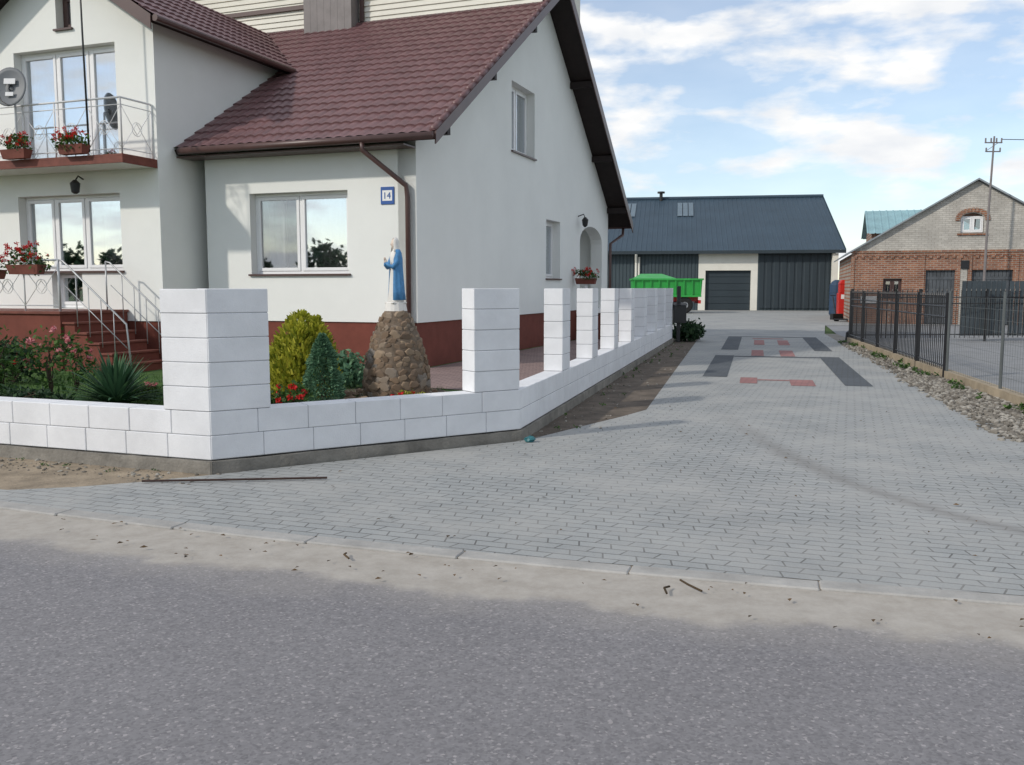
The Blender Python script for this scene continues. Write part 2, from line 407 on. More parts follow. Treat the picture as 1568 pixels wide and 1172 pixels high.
for a,c,w,L in ((.65,-1.0,.28,1.0),(1.45,-1.2,.38,1.0),(.935,-.45,.51,.17),
                (.8,5.3,.28,2.0),(1.45,5.3,.32,2.0),
                (.85,9.5,.28,2.4),(1.5,9.5,.3,2.4),(.8,12.5,.9,.4)):
    along(inner(B0,a,c),L,w,'red_band',M_pred).parent=pp
sheet('soil_strip',[(.0,9.0),(1.85,11.5),(6.2,29.6),(5.4,31.3),(-1,31.5),(.0,9.3)],-.006,M_dsoil)
sheet('sandy_verge',[(-30,18),(-30,14),(-8,7.3),(-5,6.45),(-2.4,6.7),(-2.2,8.2),(-8,10)],-.0065,M_soil)
sheet('gravel_bed',[(5.1,9.2),(5.0,8.3),(6.9,7.2),(12,6.0),(12,9),(7,10),(10.3,26.5),(11.5,31),(10.4,31.2)],-.006,M_conc)
sheet('neighbour_yard',[(6.3,9.5),(14,8),(45,8),(45,39.9),(13,37.9),(11,31)],-.0045,M_yard)

def stones(name,place,n,smin,smax,m,parent=None):
    b=MB()
    base=bmesh.new(); bmesh.ops.create_icosphere(base,subdivisions=1,radius=1)
    bv=[v.co.copy() for v in base.verts]; bf=[tuple(v.index for v in f.verts) for f in base.faces]; base.free()
    for i in range(n):
        p=place(); s=smin+(smax-smin)*R()**1.8
        M=Matrix.Translation(p)@Matrix.Rotation(U(0,6.3),4,'Z')@Matrix.Rotation(U(0,.6),4,'X')@Matrix.Diagonal((s*U(.8,1.3),s*U(.7,1.1),s*U(.45,.8),1))
        vs=[v*(1+U(-.18,.18)) for v in bv]
        b.add(vs,bf,M)
    return b.obj(name,m,parent)
def pg():
    Y=U(8.2,26) if R()<.35 else U(8.2,16); l=5.08+(Y-9.2)*.252; r=5.1+ (Y-9.2)*.21+.95
    if Y<9.2: l=5.1+(9.2-Y)*.6
    r=max(r,l+.3); return Vector((l+(r-l)*U(0,1)+random.gauss(0,.05),Y,U(-.005,.02)))
stones('gravel_strip',pg,7500,.008,.045,M_gravel)
def ps():
    t=U(0,17); w=U(0,1); p=P2+ED*t
    return Vector((p.x+.03+w*U(.1,1),p.y,-.004))
def pv():
    t=U(0,4.5); p=K+BD*t; return Vector((p.x+U(-.2,.2),p.y-U(.05,.5),-.004))
stones('loose_pebbles',lambda: pv() if R()<.5 else ps(),700,.005,.024,M_gravel)

db=MB()
for i in range(150):
    if R()<.5: x=U(-2,6); y=U(4.9,12)
    else:
        x=U(-3,4); y=kerbY(x)-U(.02,.6)
    s=U(.008,.026); M=Matrix.Translation((x,y,.012))@Matrix.Rotation(U(0,6.3),4,'Z')@Matrix.Rotation(U(-.35,.35),4,'X')
    db.add([(-s,0,0),(0,-s*.5,.004),(s,0,0),(0,s*.5,.006)],[(0,1,2,3)],M)
for x,y,l in ((.93,4.62,.10),(.8,4.55,.06),(-.95,5.15,.06)):
    M=Matrix.Translation((x,y,.0))@Matrix.Rotation(U(0,3),4,'Z'); db.tube([M@Vector((-l,0,.012)),M@Vector((0,.02,.02)),M@Vector((l,0,.01))],.006,5)
db.obj('fallen_leaves',M_debris)
rd=MB(); rd.tube([(-2.95,7.17,.018),(-2.2,7.22,.02),(-1.5,7.30,.018)],.010,6); rd.obj('steel_rod',mat('rusty_steel',(.05,.03,.025),.8,.3,20))

# ---------------------------------------------------------------- block fence
fence=empty('block_fence')
H=.205; Z0=.109
def blocks(mb,core,p,d,inw,L,c0,c1,th,zo=0,bl=.45,u0=0):
    d=Vector(d);a=frameM(p,d)
    sgn=1 if Vector((-d.y,d.x)).dot(inw)>0 else -1
    for c in range(c0,c1):
        z=Z0+c*H+zo; xs=[u0]; x=u0+(bl if c%2==0 else bl*.9)
        if L-u0<bl*1.4: xs=[u0,L]
        else:
            while x<L-.08: xs.append(x); x+=bl
            xs.append(L)
        for i in range(len(xs)-1):
            j=U(-.002,.002)
            mb.box(xs[i]+.002,xs[i+1]-.002,sgn*(0+j),sgn*th,z+.0025,z+H-.0025,a)
    core.box(u0+.01,L-.01,sgn*.007,sgn*(th-.007),Z0+c0*H+zo,Z0+c1*H+zo-.005,a)
FB=MB();FC=MB();FF=MB()
inwL=Vector((.346,.938)); inwD=Vector((-DD.y,DD.x)); inwE=Vector((-ED.y,ED.x))
T=.24
def found(p,d,inw,L):
    a=frameM(p,d); sgn=1 if Vector((-d.y,d.x)).dot(inw)>0 else -1
    x=-.02; o0=-.025; t0=Z0-.006
    while x<L:
        xe=min(x+.12,L+.02); o1=-.025-U(-.006,.008); t1=Z0-.006-U(0,.008)
        FF.add([(x,sgn*(o0-.012),-.3),(xe,sgn*(o1-.012),-.3),(xe,sgn*o1,t1),(x,sgn*o0,t0),(xe,sgn*(T+.05),Z0-.004),(x,sgn*(T+.05),Z0-.004)],[(0,1,2,3),(3,2,4,5)],a); x+=.12; o0=o1; t0=t1
LL=8.2
blocks(FB,FC,K,BD,inwL,LL,0,2,T); found(K,BD,inwL,LL)
for u in (0,3.75,7.6): blocks(FB,FC,K,BD,inwL,u+.48,2,7,.3 if u==0 else T,u0=u)
LD=(P2-K).length
blocks(FB,FC,K,DD,inwD,LD,0,2,T,.0025); found(K,DD,inwD,LD)
blocks(FB,FC,K,DD,inwD,.52,2,7,.3,.0025); blocks(FB,FC,K,DD,inwD,LD,2,7,T,.0025,u0=LD-.54)
LE=17.6
blocks(FB,FC,P2,ED,inwE,LE,0,2,T); found(P2,ED,inwE,LE)
for i in range(1,9): blocks(FB,FC,P2,ED,inwE,2.15*i+.45,2,7,T,u0=2.15*i-.02)
FB.obj('blocks',M_block,fence,bevel=.005); FC.obj('mortar_core',M_mortar,fence); FF.obj('foundation',M_conc,fence)

# garden
gz=.13
ph=lambda x,y:Vector((-1.65,16))+Vector((.938,-.346))*x+Vector((.346,.938))*y
gp=[K+inwL*.2+DD*.1, P2+Vector((-.18,.02)), P2+ED*17.4+inwE*.2, ph(0,14), ph(0.0,.1), ph(-12,.1), K+BD*8.1+inwL*.15]
sheet('garden_lawn',gp,gz,mat('lawn',(.06,.12,.028),1,.35,3,1,90))
sheet('flower_bed_soil',[K+inwL*.24+DD*.05,P2+Vector((-.2,.03)),P2+ED*1.0+inwE*.25,Vector((-1.2,13.2)),Vector((-3.8,12.6)),K+BD*1.3+inwL*.25],gz+.004,M_dsoil)
pathm=brickmat('path_pavers',(.36,.26,.24),(.30,.22,.205),(.12,.08,.08),.2,.1,.006,rotz=-HR,dirt=.3)
sheet('garden_path',[ph(-3.5,-.9),ph(-3.5,-2.0),Vector((-.6,12.6)),P2+ED*2.2+inwE*.5,P2+ED*15+inwE*.3,ph(.1,13.5),ph(.1,-.1)],gz+.008,pathm)
gb=MB()
for i in range(13000):
    x=U(.3,7.5); y=U(.25,5.5); p=K+BD*x+inwL*y
    if x<.9 and y<4: continue
    h=U(.03,.08); a=U(0,6.3); w=.004
    gb.add([(p.x-w*math.cos(a),p.y-w*math.sin(a),gz),(p.x+w*math.cos(a),p.y+w*math.sin(a),gz),(p.x+U(-.03,.03),p.y+U(-.03,.03),gz+h)],[(0,1,2)])
gb.obj('lawn_grass_blades',M_leaf)

# ---------------------------------------------------------------- house
house=empty('family_house',(-1.65,16,0),HR)
hp=house
zg=lambda y:4.38+.62*y
zb=lambda y:3.53+.73*(14-y)
YA=6.94; ZA=zg(YA)
wall('front_wall','y',0,[(-4.40,.94),(-.001,.94),(-.001,4.30),(-4.40,4.30)],.35,[(-3.42,-1.35,1.8,3.28)],M_wall,hp)
def arch(u0,u1,z0,z1,r=.45,n=10):
    p=[(u0,z0),(u1,z0)]
    w=(u1-u0)/2; c=(u0+u1)/2
    for i in range(n+1):
        a=math.pi*i/n; p.append((c+w*math.cos(a),z1-r+r*math.sin(a)))
    return p
wall('gable_wall','x',0,[(0,.94),(13.3,.94),(13.3,zb(13.3)-.12),(YA,ZA-.14),(0,zg(0)-.14)],.35,
   [(4.75,6.3,4.55,6.05),(7.2,8.35,1.78,3.23),arch(10.2,12.6,.95,3.3)],M_wall,hp)
PL=MB(); PL.box(-4.72,-.03,.03,.4,-.1,.94); PL.box(-.4,-.03,.4,13.27,-.1,.94)
PL.box(-8.94,-4.70,-.91,-.5,-.1,.94); PL.box(-5.1,-4.70,-.5,.03,-.1,.94); PL.box(-12.3,-8.95,.03,.4,-.1,.94)
PL.obj('plinth',M_plinth,hp)
wz=6.3; WA=-6.82; ws=.66
wall('wing_front_wall','y',-.94,[(-8.97,.94),(-4.67,.94),(-4.67,wz),(WA,wz+ws*2.15),(-8.97,wz)],.3,
   [(-7.97,-5.54,3.9,5.97),(-8.05,-5.57,1.86,3.29),(-7.30,-6.55,1.16,1.95),(-6.88,-6.52,6.3,6.95)],M_wall,hp)
wall('wing_side_wall','x',-4.671,[(-.64,.94),(3.6,.94),(3.6,wz-.02),(-.64,wz-.02)],.3,[],M_wall,hp)
wl=MB(); wl.box(-8.97,-8.7,-.63,4,.94,wz-.02); wl.box(-12.3,-9.0,0,.3,.94,4.3); wl.box(-12.3,-12,.3,13.3,.94,4.0); wl.box(-12,-.36,13,13.3,.94,3.95); wl.obj('rear_walls',M_wall,hp)
pi=MB(); pi.box(-2.2,-2.1,9.9,12.95,.9,3.6); pi.box(-2.1,-.36,9.9,9.98,.9,3.6); pi.box(-2.1,-.36,12.86,12.95,.9,3.6); pi.box(-2.1,-.36,9.99,12.85,3.4,3.5); pi.box(-2.1,.5,9.99,12.85,.85,.949)
pi.obj('porch_recess',M_wall,hp)
pd=MB(); pd.box(-2.08,-2.04,10.6,11.6,.96,3.0); pd.obj('entrance_door',M_brown,hp)
st=MB()
for i in range(5): st.box(.5+i*.3,.8+i*.3,10.1,12.7,.1,.949-.17*(i+1))
st.obj('entrance_steps',M_terra,hp)
LVf=math.hypot(YA+.5,.62*(YA+.5)); xr=.6; xl=-12.6
sf=Vector((0,1,.62)); tile_roof('main_roof_tiles',hp,(xl,-.5,zg(-.5)),(1,0,0),sf,xr-xl,LVf,M_tile)
sb=Vector((0,-1,.73)); LVb=math.hypot(14-YA,.73*(14-YA)); tile_roof('rear_roof_tiles',hp,(xl,14,3.53),(1,0,0),sb,xr-xl,LVb,M_tile)
rc=MB(); rc.tube([(xl,YA,ZA+.03),(xr,YA,ZA+.03)],.09,10); rc.obj('ridge_cap',M_tile,hp)
bb=MB()
def beam(b,p,q,w,h0,h1):
    p=Vector(p);q=Vector(q)
    vs=[]
    for c in (p,q):
        for dx,dz in ((0,h0),(w,h0),(w,h1),(0,h1)): vs.append((c.x+dx,c.y,c.z+dz))
    b.add(vs,[(0,1,2,3),(7,6,5,4),(0,4,5,1),(1,5,6,2),(2,6,7,3),(3,7,4,0)])
beam(bb,(xr,-.52,zg(-.52)),(xr,YA,ZA),.025,-.16,.045)
beam(bb,(xr,14.02,3.51),(xr,YA,ZA),.025,-.24,.045)
bb.obj('barge_boards',M_brown,hp)
vt=MB(); Lr=LVf; k=0
while k*.35<Lr-.2:
    t=k*.35; dvec=sf.normalized(); p=Vector((xr-.04,-.5,zg(-.5)))+dvec*t; q=p+dvec*.37
    vt.tube([p+Vector((0,0,.065)),q+Vector((0,0,.045))],[.065,.05],8); k+=1
vt.obj('verge_caps',M_tile,hp,smooth=True)
pu=MB()
for y in (0.1,2.3,4.7,9.2,11.4,13.2):
    z=zg(y) if y<YA else zb(y)
    pu.box(.002,xr-.02,y-.06,y+.06,z-.30,z-.14)
pu.obj('purlin_ends',M_soffit,hp)
gt=MB(); gt.tube([(-4.5,-.58,4.03),(xr,-.58,4.03)],.065,10); gt.tube([(xl,14.08,3.46),(xr,14.08,3.46)],.065,10)
gt.tube([(-.72,-.58,4.0),(-.72,-.57,3.86),(-.15,-.09,3.3),(-.13,-.075,3.1),(-.13,-.075,.2)],.045,10)
gt.tube([(.3,14.05,3.4),(.3,14.0,3.2),(.07,13.35,2.9),(.07,13.35,.2)],.045,10)
gt.obj('gutters_and_downpipes',M_brown,hp,smooth=True)
sof=MB(); sof.box(-4.66,-.0,-.46,-.01,3.93,3.955); sof.obj('eave_soffit',M_brown,hp)
eL=.38; zr=wz+ws*2.15+.12
for sgn,nm in ((1,'right'),(-1,'left')):
    L=2.15+eL; o=(WA+sgn*L,-1.4,zr-ws*L)
    tile_roof('wing_roof_'+nm,hp,o,(0,1,0),(-sgn,0,ws),7.4,math.hypot(L,ws*L),M_tile)
    b=MB(); vs=[]
    for c in ((WA+sgn*L,zr-ws*L),(WA,zr)):
        for y in (-1.43,-1.405):
            vs+=[(c[0],y,c[1]-.22),(c[0],y,c[1]+.03)]
    b.add(vs,[(0,1,3,2),(4,6,7,5),(0,4,5,1),(2,3,7,6),(0,2,6,4),(1,5,7,3)])
    b.tube([(WA+sgn*(L+.07),-1.4,zr-ws*L-.03),(WA+sgn*(L+.07),3.2,zr-ws*L-.03)],.06,10)
    b.obj('wing_verge_'+nm,M_brown,hp)
dm=MB(); z=7.72
while z<9.5:
    dm.add([(-11,5.57,z),(.42,5.57,z),(.42,5.6,z+.13),(-11,5.6,z+.13),(-11,5.6,z),(.42,5.6,z)],[(0,1,2,3),(0,4,5,1)]); z+=.13
dm.obj('siding_boards',M_cream,hp)
db2=MB(); db2.box(-11,-.03,5.602,8.6,7.6,9.5)
prof=[(5.602,7.92),(YA,ZA+.03),(8.6,zb(8.6)+.03),(8.6,9.5),(5.602,9.5)]
n=5; db2.add([(-.028,y,z) for y,z in prof]+[(.42,y,z) for y,z in prof],[tuple(range(n))[::-1],tuple(range(n,2*n))]+[(i,(i+1)%n,(i+1)%n+n,i+n) for i in range(n)])
db2.obj('upper_storey_body',M_cream,hp)
df=MB(); df.box(-11.02,.44,5.50,5.565,7.80,7.86); df.box(-11.4,.7,5.0,9.0,9.5,9.68)
df.box(-9.4,-5.55,5.52,5.565,8.33,8.43); df.box(-4.15,-4.05,5.5,5.565,7.87,9.5); df.obj('upper_storey_trim',M_brown,hp)
ch=MB(); 
for i in range(7): ch.box(-5.5+i*.186,-5.5+i*.186+.182,5.2,5.56,7.2,9.5)
ch.obj('chimney_cladding',M_greypan,hp)
window('living_room_window','y',0,-3.42,-1.35,1.8,3.28,hp,splits=(-2.43,),curtain=.0,glasses=[M_glass2,M_glass])  # left pane: dimmer reflection of a tilted sash imitated by the glass material
window('upper_gable_window','x',0,4.75,6.3,4.55,6.05,hp,splits=(5.5,),curtain=1,inset=.2)
window('lower_gable_window','x',0,7.2,8.35,1.78,3.23,hp,splits=(),curtain=1,inset=.2)
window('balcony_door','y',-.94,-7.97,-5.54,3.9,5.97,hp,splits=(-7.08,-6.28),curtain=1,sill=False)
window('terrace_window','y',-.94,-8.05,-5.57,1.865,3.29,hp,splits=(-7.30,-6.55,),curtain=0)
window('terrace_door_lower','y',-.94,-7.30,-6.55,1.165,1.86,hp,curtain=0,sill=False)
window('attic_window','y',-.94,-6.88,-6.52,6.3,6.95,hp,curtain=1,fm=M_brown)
def curt(name,u0,u1,dd0,z0,z1):
    cu=MB(); vs=[];fs=[];n=60
    for i in range(n+1):
        u=u0+(u1-u0)*i/n; dd=dd0+.02*math.sin(u*40); vs+=[(u,dd,z0),(u,dd,z1)]
    for i in range(n): fs.append((2*i,2*i+2,2*i+3,2*i+1))
    cu.add(vs,fs); cu.obj(name,M_curtain,hp)
curt('net_curtain',-2.40,-1.4,.4,1.85,3.25); curt('net_curtain_left',-3.35,-3.0,.5,1.85,3.25)
curt('terrace_curtain',-8.0,-7.4,-.5,1.9,3.25); curt('terrace_curtain_right',-6.4,-5.6,-.5,1.9,3.25)
ib=MB(); ib.box(-4.3,-.4,2.5,2.55,.9,4.0); ib.box(-4.3,-.4,.4,2.5,.9,.95); ib.box(-8.6,-5,1.5,1.55,.9,6.2); ib.box(-8.6,-5,-.6,1.5,3.55,3.65);ib.box(-8.6,-5,-.6,1.5,1.0,1.05); ib.obj('interior_dark_panels',M_inner,hp)  # panels with room darkness painted into their colour
np_=MB(); np_.box(-.68,-.42,-.02,-.002,3.0,3.30); np_.obj('number_plate',M_blue,hp,bevel=.004)
np2=MB(); np2.box(-.645,-.455,-.0235,-.0205,3.06,3.24); np2.obj('number_plate_field',M_white,hp)
tx=bpy.data.curves.new('number','FONT'); tx.body='14'; tx.size=.16; tx.extrude=.002; tx.align_x='CENTER'
to=bpy.data.objects.new('number_text',tx); COL.objects.link(to); to.parent=hp; to.location=(-.555,-.027,3.095); to.rotation_euler=(math.pi/2,0,0); tx.materials.append(M_blue)
# balcony
bz=3.84
bs=MB(); bs.box(-9.2,-4.72,-1.75,-.945,3.70,bz-.04); bs.obj('balcony_slab',M_wall,hp)
bs=MB(); bs.box(-9.25,-4.68,-1.79,-.945,bz-.038,bz); bs.box(-9.25,-4.68,-1.79,-1.752,3.69,bz-.04); bs.box(-4.718,-4.68,-1.75,-.945,3.69,bz-.04); bs.obj('balcony_edging',M_terra,hp)
def railing(rl,p,q,zb_,zt,posts):
    p=Vector(p);q=Vector(q); L=(q-p).length; d=(q-p)/L
    def P3(u,z): v=p+d*u; return (v.x,v.y,z)
    rl.tube([P3(0,zt),P3(L,zt)],.018,8); rl.tube([P3(0,zb_+.1),P3(L,zb_+.1)],.010,6)
    rl.tube([P3(0,zt-.12),P3(L,zt-.12)],.009,6)
    n=posts
    for i in range(n+1): rl.tube([P3(L*i/n,zb_),P3(L*i/n,zt)],.014,6)
    for i in range(n):
        a=L*i/n; b=L*(i+1)/n; z0=zb_+.1; z1=zt-.12; w=b-a
        rl.tube([P3(a,z0),P3((a+b)/2,(z0+z1)/2+.1),P3(b,z0)],.006,5); rl.tube([P3(a,z1),P3((a+b)/2,(z0+z1)/2-.1),P3(b,z1)],.006,5)
        rl.tube([P3(a+w*.5+ .16*w*math.cos(t*.5236),(z0+z1)/2+.16*w*math.sin(t*.5236)) for t in range(13)],.006,5,False)
rl=MB()
railing(rl,(-9.2,-1.70),(-4.76,-1.70),bz,4.80,6)
railing(rl,(-4.76,-1.70),(-4.76,-.96),bz,4.80,1)
rl.obj('balcony_railing',M_wpaint,hp,smooth=True)
lp=MB(); lp.tube([(-6.35,-1.0,3.55),(-6.35,-1.12,3.6),(-6.35,-1.2,3.5)],.015,6); lp.tube([(-6.35,-1.2,3.52),(-6.35,-1.2,3.46),(-6.35,-1.2,3.3),(-6.35,-1.2,3.27)],[.03,.09,.07,.03],10)
lp.tube([(.002,10.0,3.5),(.16,10.0,3.55),(.2,10,3.45)],.015,6); lp.tube([(.2,10,3.47),(.2,10,3.4),(.2,10,3.25),(.2,10,3.2)],[.03,.09,.07,.02],10)
lp.obj('wall_lanterns',M_black,hp)
# terrace
tz=1.15; TX=-5.5
te=MB(); te.box(-9.4,TX,-2.5,-.95,-.1,tz-.05)
for i in range(6): te.box(TX+.002+i*.26,TX+(i+1)*.26,-2.45,-1.35,-.1,tz-.05-.17*(i+1))
te.obj('terrace_body',M_plinth,hp)
te=MB(); te.box(-9.4,TX+.04,-2.54,-.95,tz-.048,tz)
for i in range(6): te.box(TX+.004+i*.26,TX+.03+(i+1)*.26,-2.48,-1.33,tz-.048-.17*(i+1),tz-.01-.17*(i+1))
te.obj('terrace_tiles',M_terra,hp,bevel=.006)
rl=MB(); railing(rl,(-9.4,-2.45),(TX-.05,-2.45),tz,2.02,5)
rl.obj('terrace_railing',M_wpaint,hp,smooth=True)
hr=MB()
def hrail(y):
    a=(TX+.05,y,tz+.85); b=(-4.15,y,.15+.8)
    hr.tube([(TX-.05,y,tz+.87),a,b,(b[0]+.08,y,.1)],.016,8)
    hr.tube([(TX-.05,y,tz+.87),(TX-.05,y,tz)],.014,8)
    for k in range(1,5):
        f=k/5; x=a[0]+(b[0]-a[0])*f; hr.tube([(x,y,tz-.17*(k+.5)),(x,y,a[2]+(b[2]-a[2])*f)],.008,6)
    hr.tube([(a[0],y,a[2]-.4),(b[0],y,b[2]-.4)],.008,6)
hrail(-2.43); hrail(-1.38)
hr.obj('stair_handrails',M_steel,hp,smooth=True)

sd=empty('satellite_dish',ph(-6.98,-1.95).to_3d()+Vector((0,0,5.08)),HR+.35)
b=MB(); n=28; rings=6; vs=[(0,.06,0)];fs=[]
for r in range(1,rings+1):
    for j in range(n):
        a=2*math.pi*j/n; f=r/rings; vs.append((.30*f*math.cos(a),.06*(1-f*f),.36*f*math.sin(a)))
for j in range(n): fs.append((0,1+j,1+(j+1)%n))
for r in range(rings-1):
    for j in range(n): k=1+r*n; fs.append((k+j,k+(j+1)%n,k+n+(j+1)%n,k+n+j))
b.add(vs,fs); o=b.obj('reflector',mat('dish_paint',(.17,.18,.19),.5,.05,3),sd,smooth=True); o.rotation_euler=(math.radians(-12),0,0)
s_=o.modifiers.new('s','SOLIDIFY'); s_.thickness=.012
b=MB(); b.tube([(0,-.02,-.33),(0,-.28,-.30),(0,-.40,-.14)],.012,6); b.tube([(0,-.44,-.14),(0,-.34,-.12)],.035,8); b.tube([(0,.08,0),(0,.16,-.05),(0,.16,-1.22)],.02,8); b.obj('arm_and_mount',M_steel,sd)
b=MB(); b.box(-.10,.10,-.01,.004,.05,.15); b.box(-.06,.08,-.01,.004,-.17,-.10); o=b.obj('logo_panel',M_wpaint,sd); o.rotation_euler=(math.radians(-12),0,0)
am=empty('antenna_mast',ph(-5.45,-1.74).to_3d()+Vector((0,0,3.9)),HR)
b=MB(); b.tube([(0,0,0),(-.03,0,2),(-.05,0,4.2)],[.018,.016,.012],8)
for k in range(6): b.tube([(-.35+.04*k,-.0,3.3+.13*k),(.3-.04*k,.0,3.3+.13*k)],.006,5)
b.obj('mast_and_elements',M_black,am,smooth=True)

def leaves(mb,c,rad,n,s,shell=.5,clump=True,flat=0):
    c=Vector(c); cl=[Vector((U(-1,1),U(-1,1),U(-1,1))).normalized()*U(.4,1) for _ in range(9)]
    k=0
    while k<n:
        if clump:
            q=random.choice(cl)+Vector((random.gauss(0,.28),random.gauss(0,.28),random.gauss(0,.28)))
            if q.length>1.25: continue
        else:
            q=Vector((random.gauss(0,1),random.gauss(0,1),random.gauss(0,1))).normalized()*(U(shell,1))
        k+=1
        p=c+Vector((q.x*rad[0],q.y*rad[1],q.z*rad[2]))
        a=Vector((U(-1,1),U(-1,1),U(-1,1)*(1-flat))).normalized(); b=a.orthogonal().normalized()
        b=(Matrix.Rotation(U(0,6.3),3,a)@b); z=s*U(.6,1.3)
        mb.add([p-a*z,p-b*z*.5,p+a*z,p+b*z*.5],[(0,1,2,3)])
def geranium(name,loc,w,h=.2,rz=HR,nr=26,parent=None,pot=True):
    e=empty(name,loc,rz,parent)
    if pot:
        b=MB(); b.add([(-w*.42,-.07,0),(w*.42,-.07,0),(w*.42,.07,0),(-w*.42,.07,0),(-w*.48,-.1,.16),(w*.48,-.1,.16),(w*.48,.1,.16),(-w*.48,.1,.16)],[(0,3,2,1),(4,5,6,7),(0,1,5,4),(1,2,6,5),(2,3,7,6),(3,0,4,7)]); b.obj('planter',M_terra,e)
    b=MB(); leaves(b,(0,0,.24),(w*.6,.2,h*.8),420,.035); b.obj('foliage',M_leaf,e)
    b=MB()
    for i in range(nr):
        c=Vector((U(-w*.6,w*.6),U(-.22,.1),.24+U(-.05,1)*h)); leaves(b,c,(.045,.045,.04),16,.02,.3,False)
    b.obj('blossoms',M_redfl,e)
    return e
def H3(x,y,z): v=ph(x,y); return (v.x,v.y,z)
geranium('geranium_box',H3(-5.68,-1.86,3.86),.6)
geranium('geranium_box',H3(-6.98,-1.88,3.84),.6)
geranium('geranium_box',H3(-6.07,-2.62,1.78),.75,.30,nr=40)
geranium('geranium_box',H3(-6.95,-2.62,1.70),.7,.28,nr=34)
geranium('geranium_box',H3(.35,9.6,1.65),.6,.2)
b=MB(); p=H3(.35,9.6,0); b.tube([(p[0],p[1],.1),(p[0],p[1],1.64)],.05,8); b.obj('planter_stand',M_wpaint)

# ---------------------------------------------------------------- shrine
sh=empty('stone_shrine',(-1.52,12.0,gz-.02))
def rad(z): 
    t=z/1.17; return .415*(1-t**1.9)+.12*t
core=MB(); core.loft([(0,0,z_*.117,rad(z_*.117)+.012,rad(z_*.117)+.012) for z_ in range(11)],24,.012,9); core.obj('mortar_core',M_smort,sh)
b=MB(); base=bmesh.new(); bmesh.ops.create_icosphere(base,subdivisions=2,radius=1)
bv=[v.co.copy() for v in base.verts]; bf=[tuple(v.index for v in f.verts) for f in base.faces]; base.free()
z=.05; k=0
while z<1.14:
    r=rad(z); s=U(.05,.072)*(1-.3*z/1.17); n=int(2*math.pi*r/(s*2.1))
    for i in range(n):
        a=2*math.pi*(i+U(-.25,.25))/n+k*.4; ss=s*U(.7,1.25)
        M=Matrix.Translation((r*math.cos(a),r*math.sin(a),z+U(-.025,.025)))@Matrix.Rotation(a,4,'Z')@Matrix.Rotation(U(-.8,.8),4,'X')@Matrix.Diagonal((ss*.62,ss*1.2,ss*.82,1))
        sd_=U(0,99)
        vv=[]
        for v in bv:
            q=v*(1+.5*noise.noise(v*1.3+Vector((sd_,0,0)))); q.x=min(q.x,.62); vv.append(q)
        b.add(vv,bf,M)
    z+=s*1.4; k+=1
b.obj('boulders',M_stone,sh)
b=MB(); b.loft([(0,0,1.14,.15,.15),(0,0,1.25,.13,.13)],16); b.obj('pedestal',M_skin,sh,smooth=False)
stt=empty('madonna_statue',(-1.52,12.0,gz+1.235),math.radians(-58)); stt.scale=(.94,.94,.96)
b=MB(); b.loft([(0,0,0,.115,.10),(0,0,.02,.12,.105),(0,0,.15,.098,.088),(0,0,.32,.085,.075),(0,0,.44,.078,.062),(0,0,.52,.082,.062),(0,-.005,.60,.088,.065),(0,0,.67,.075,.055),(0,0,.70,.035,.035),(0,0,.74,.026,.028)],32,.07,8); b.obj('gown',M_skin,stt,smooth=True)
b=MB(); zs=[(.03,.145,.125),(.15,.126,.115),(.32,.114,.104),(.46,.110,.094),(.58,.112,.088),(.66,.096,.078),(.71,.066,.06)]
n=30; vs=[];fs=[]
for i,(z_,rx,ry) in enumerate(zs):
    op=math.radians(40 if i<5 else 60)
    for j in range(n+1):
        a=-math.pi/2+op+(2*math.pi-2*op)*j/n; q=1+.06*math.sin(9*a+i*.3)*(1 if i<6 else .2)
        vs.append((rx*math.cos(a)*q,ry*math.sin(a)*q+.008,z_))
for i in range(len(zs)-1):
    for j in range(n): k=i*(n+1)+j; fs.append((k,k+1,k+n+2,k+n+1))
b.add(vs,fs); o=b.obj('mantle',M_mblue,stt,smooth=True); s_=o.modifiers.new('s','SOLIDIFY'); s_.thickness=.01
b=MB(); b.loft([(0,-.004,.70,.02,.02),(0,-.008,.728,.026,.03),(0,-.012,.745,.034,.042),(0,-.012,.775,.041,.047),(0,-.008,.805,.042,.047),(0,-.004,.835,.034,.04),(0,0,.855,.015,.02)],20); b.tube([(0,-.055,.79),(0,-.066,.772),(0,-.056,.768)],[.005,.008,.005],6)
b.obj('head',M_face,stt,smooth=True)
b=MB(); vs=[];fs=[];zs=[(.68,.072,.062),(.72,.060,.058),(.77,.052,.056),(.82,.050,.055),(.855,.036,.042),(.875,.012,.015)]
for i,(z_,rx,ry) in enumerate(zs):
    for j in range(21):
        op=math.radians(46); a=-math.pi/2+op+(2*math.pi-2*op)*j/20; vs.append((rx*math.cos(a),ry*math.sin(a)-.002,z_))
for i in range(len(zs)-1):
    for j in range(20): k=i*21+j; fs.append((k,k+1,k+22,k+21))
b.add(vs,fs); o=b.obj('veil',M_skin,stt,smooth=True); s_=o.modifiers.new('s','SOLIDIFY'); s_.thickness=.006
b=MB()
for s in (-1,1):
    b.tube([(s*.085,0,.64),(s*.11,-.03,.54),(s*.09,-.08,.47),(s*.045,-.13,.50),(s*.015,-.145,.53)],[.03,.034,.032,.024,.016],10)
b.obj('sleeves',M_mblue,stt,smooth=True)
b=MB()
for s in (-1,1):
    b.tube([(s*.014,-.145,.53),(s*.010,-.152,.56)],[.012,.013],8)
    for f in range(4): b.tube([(s*.008,-.142-.007*f,.555),(s*.006,-.146-.007*f,.585),(s*.003,-.148-.007*f,.605-abs(f-1.3)*.004)],[.0042,.004,.003],6)
    b.tube([(s*.012,-.140,.54),(s*.016,-.134,.562),(s*.012,-.134,.578)],[.005,.0045,.003],6)
b.obj('praying_hands',M_face,stt,smooth=True)
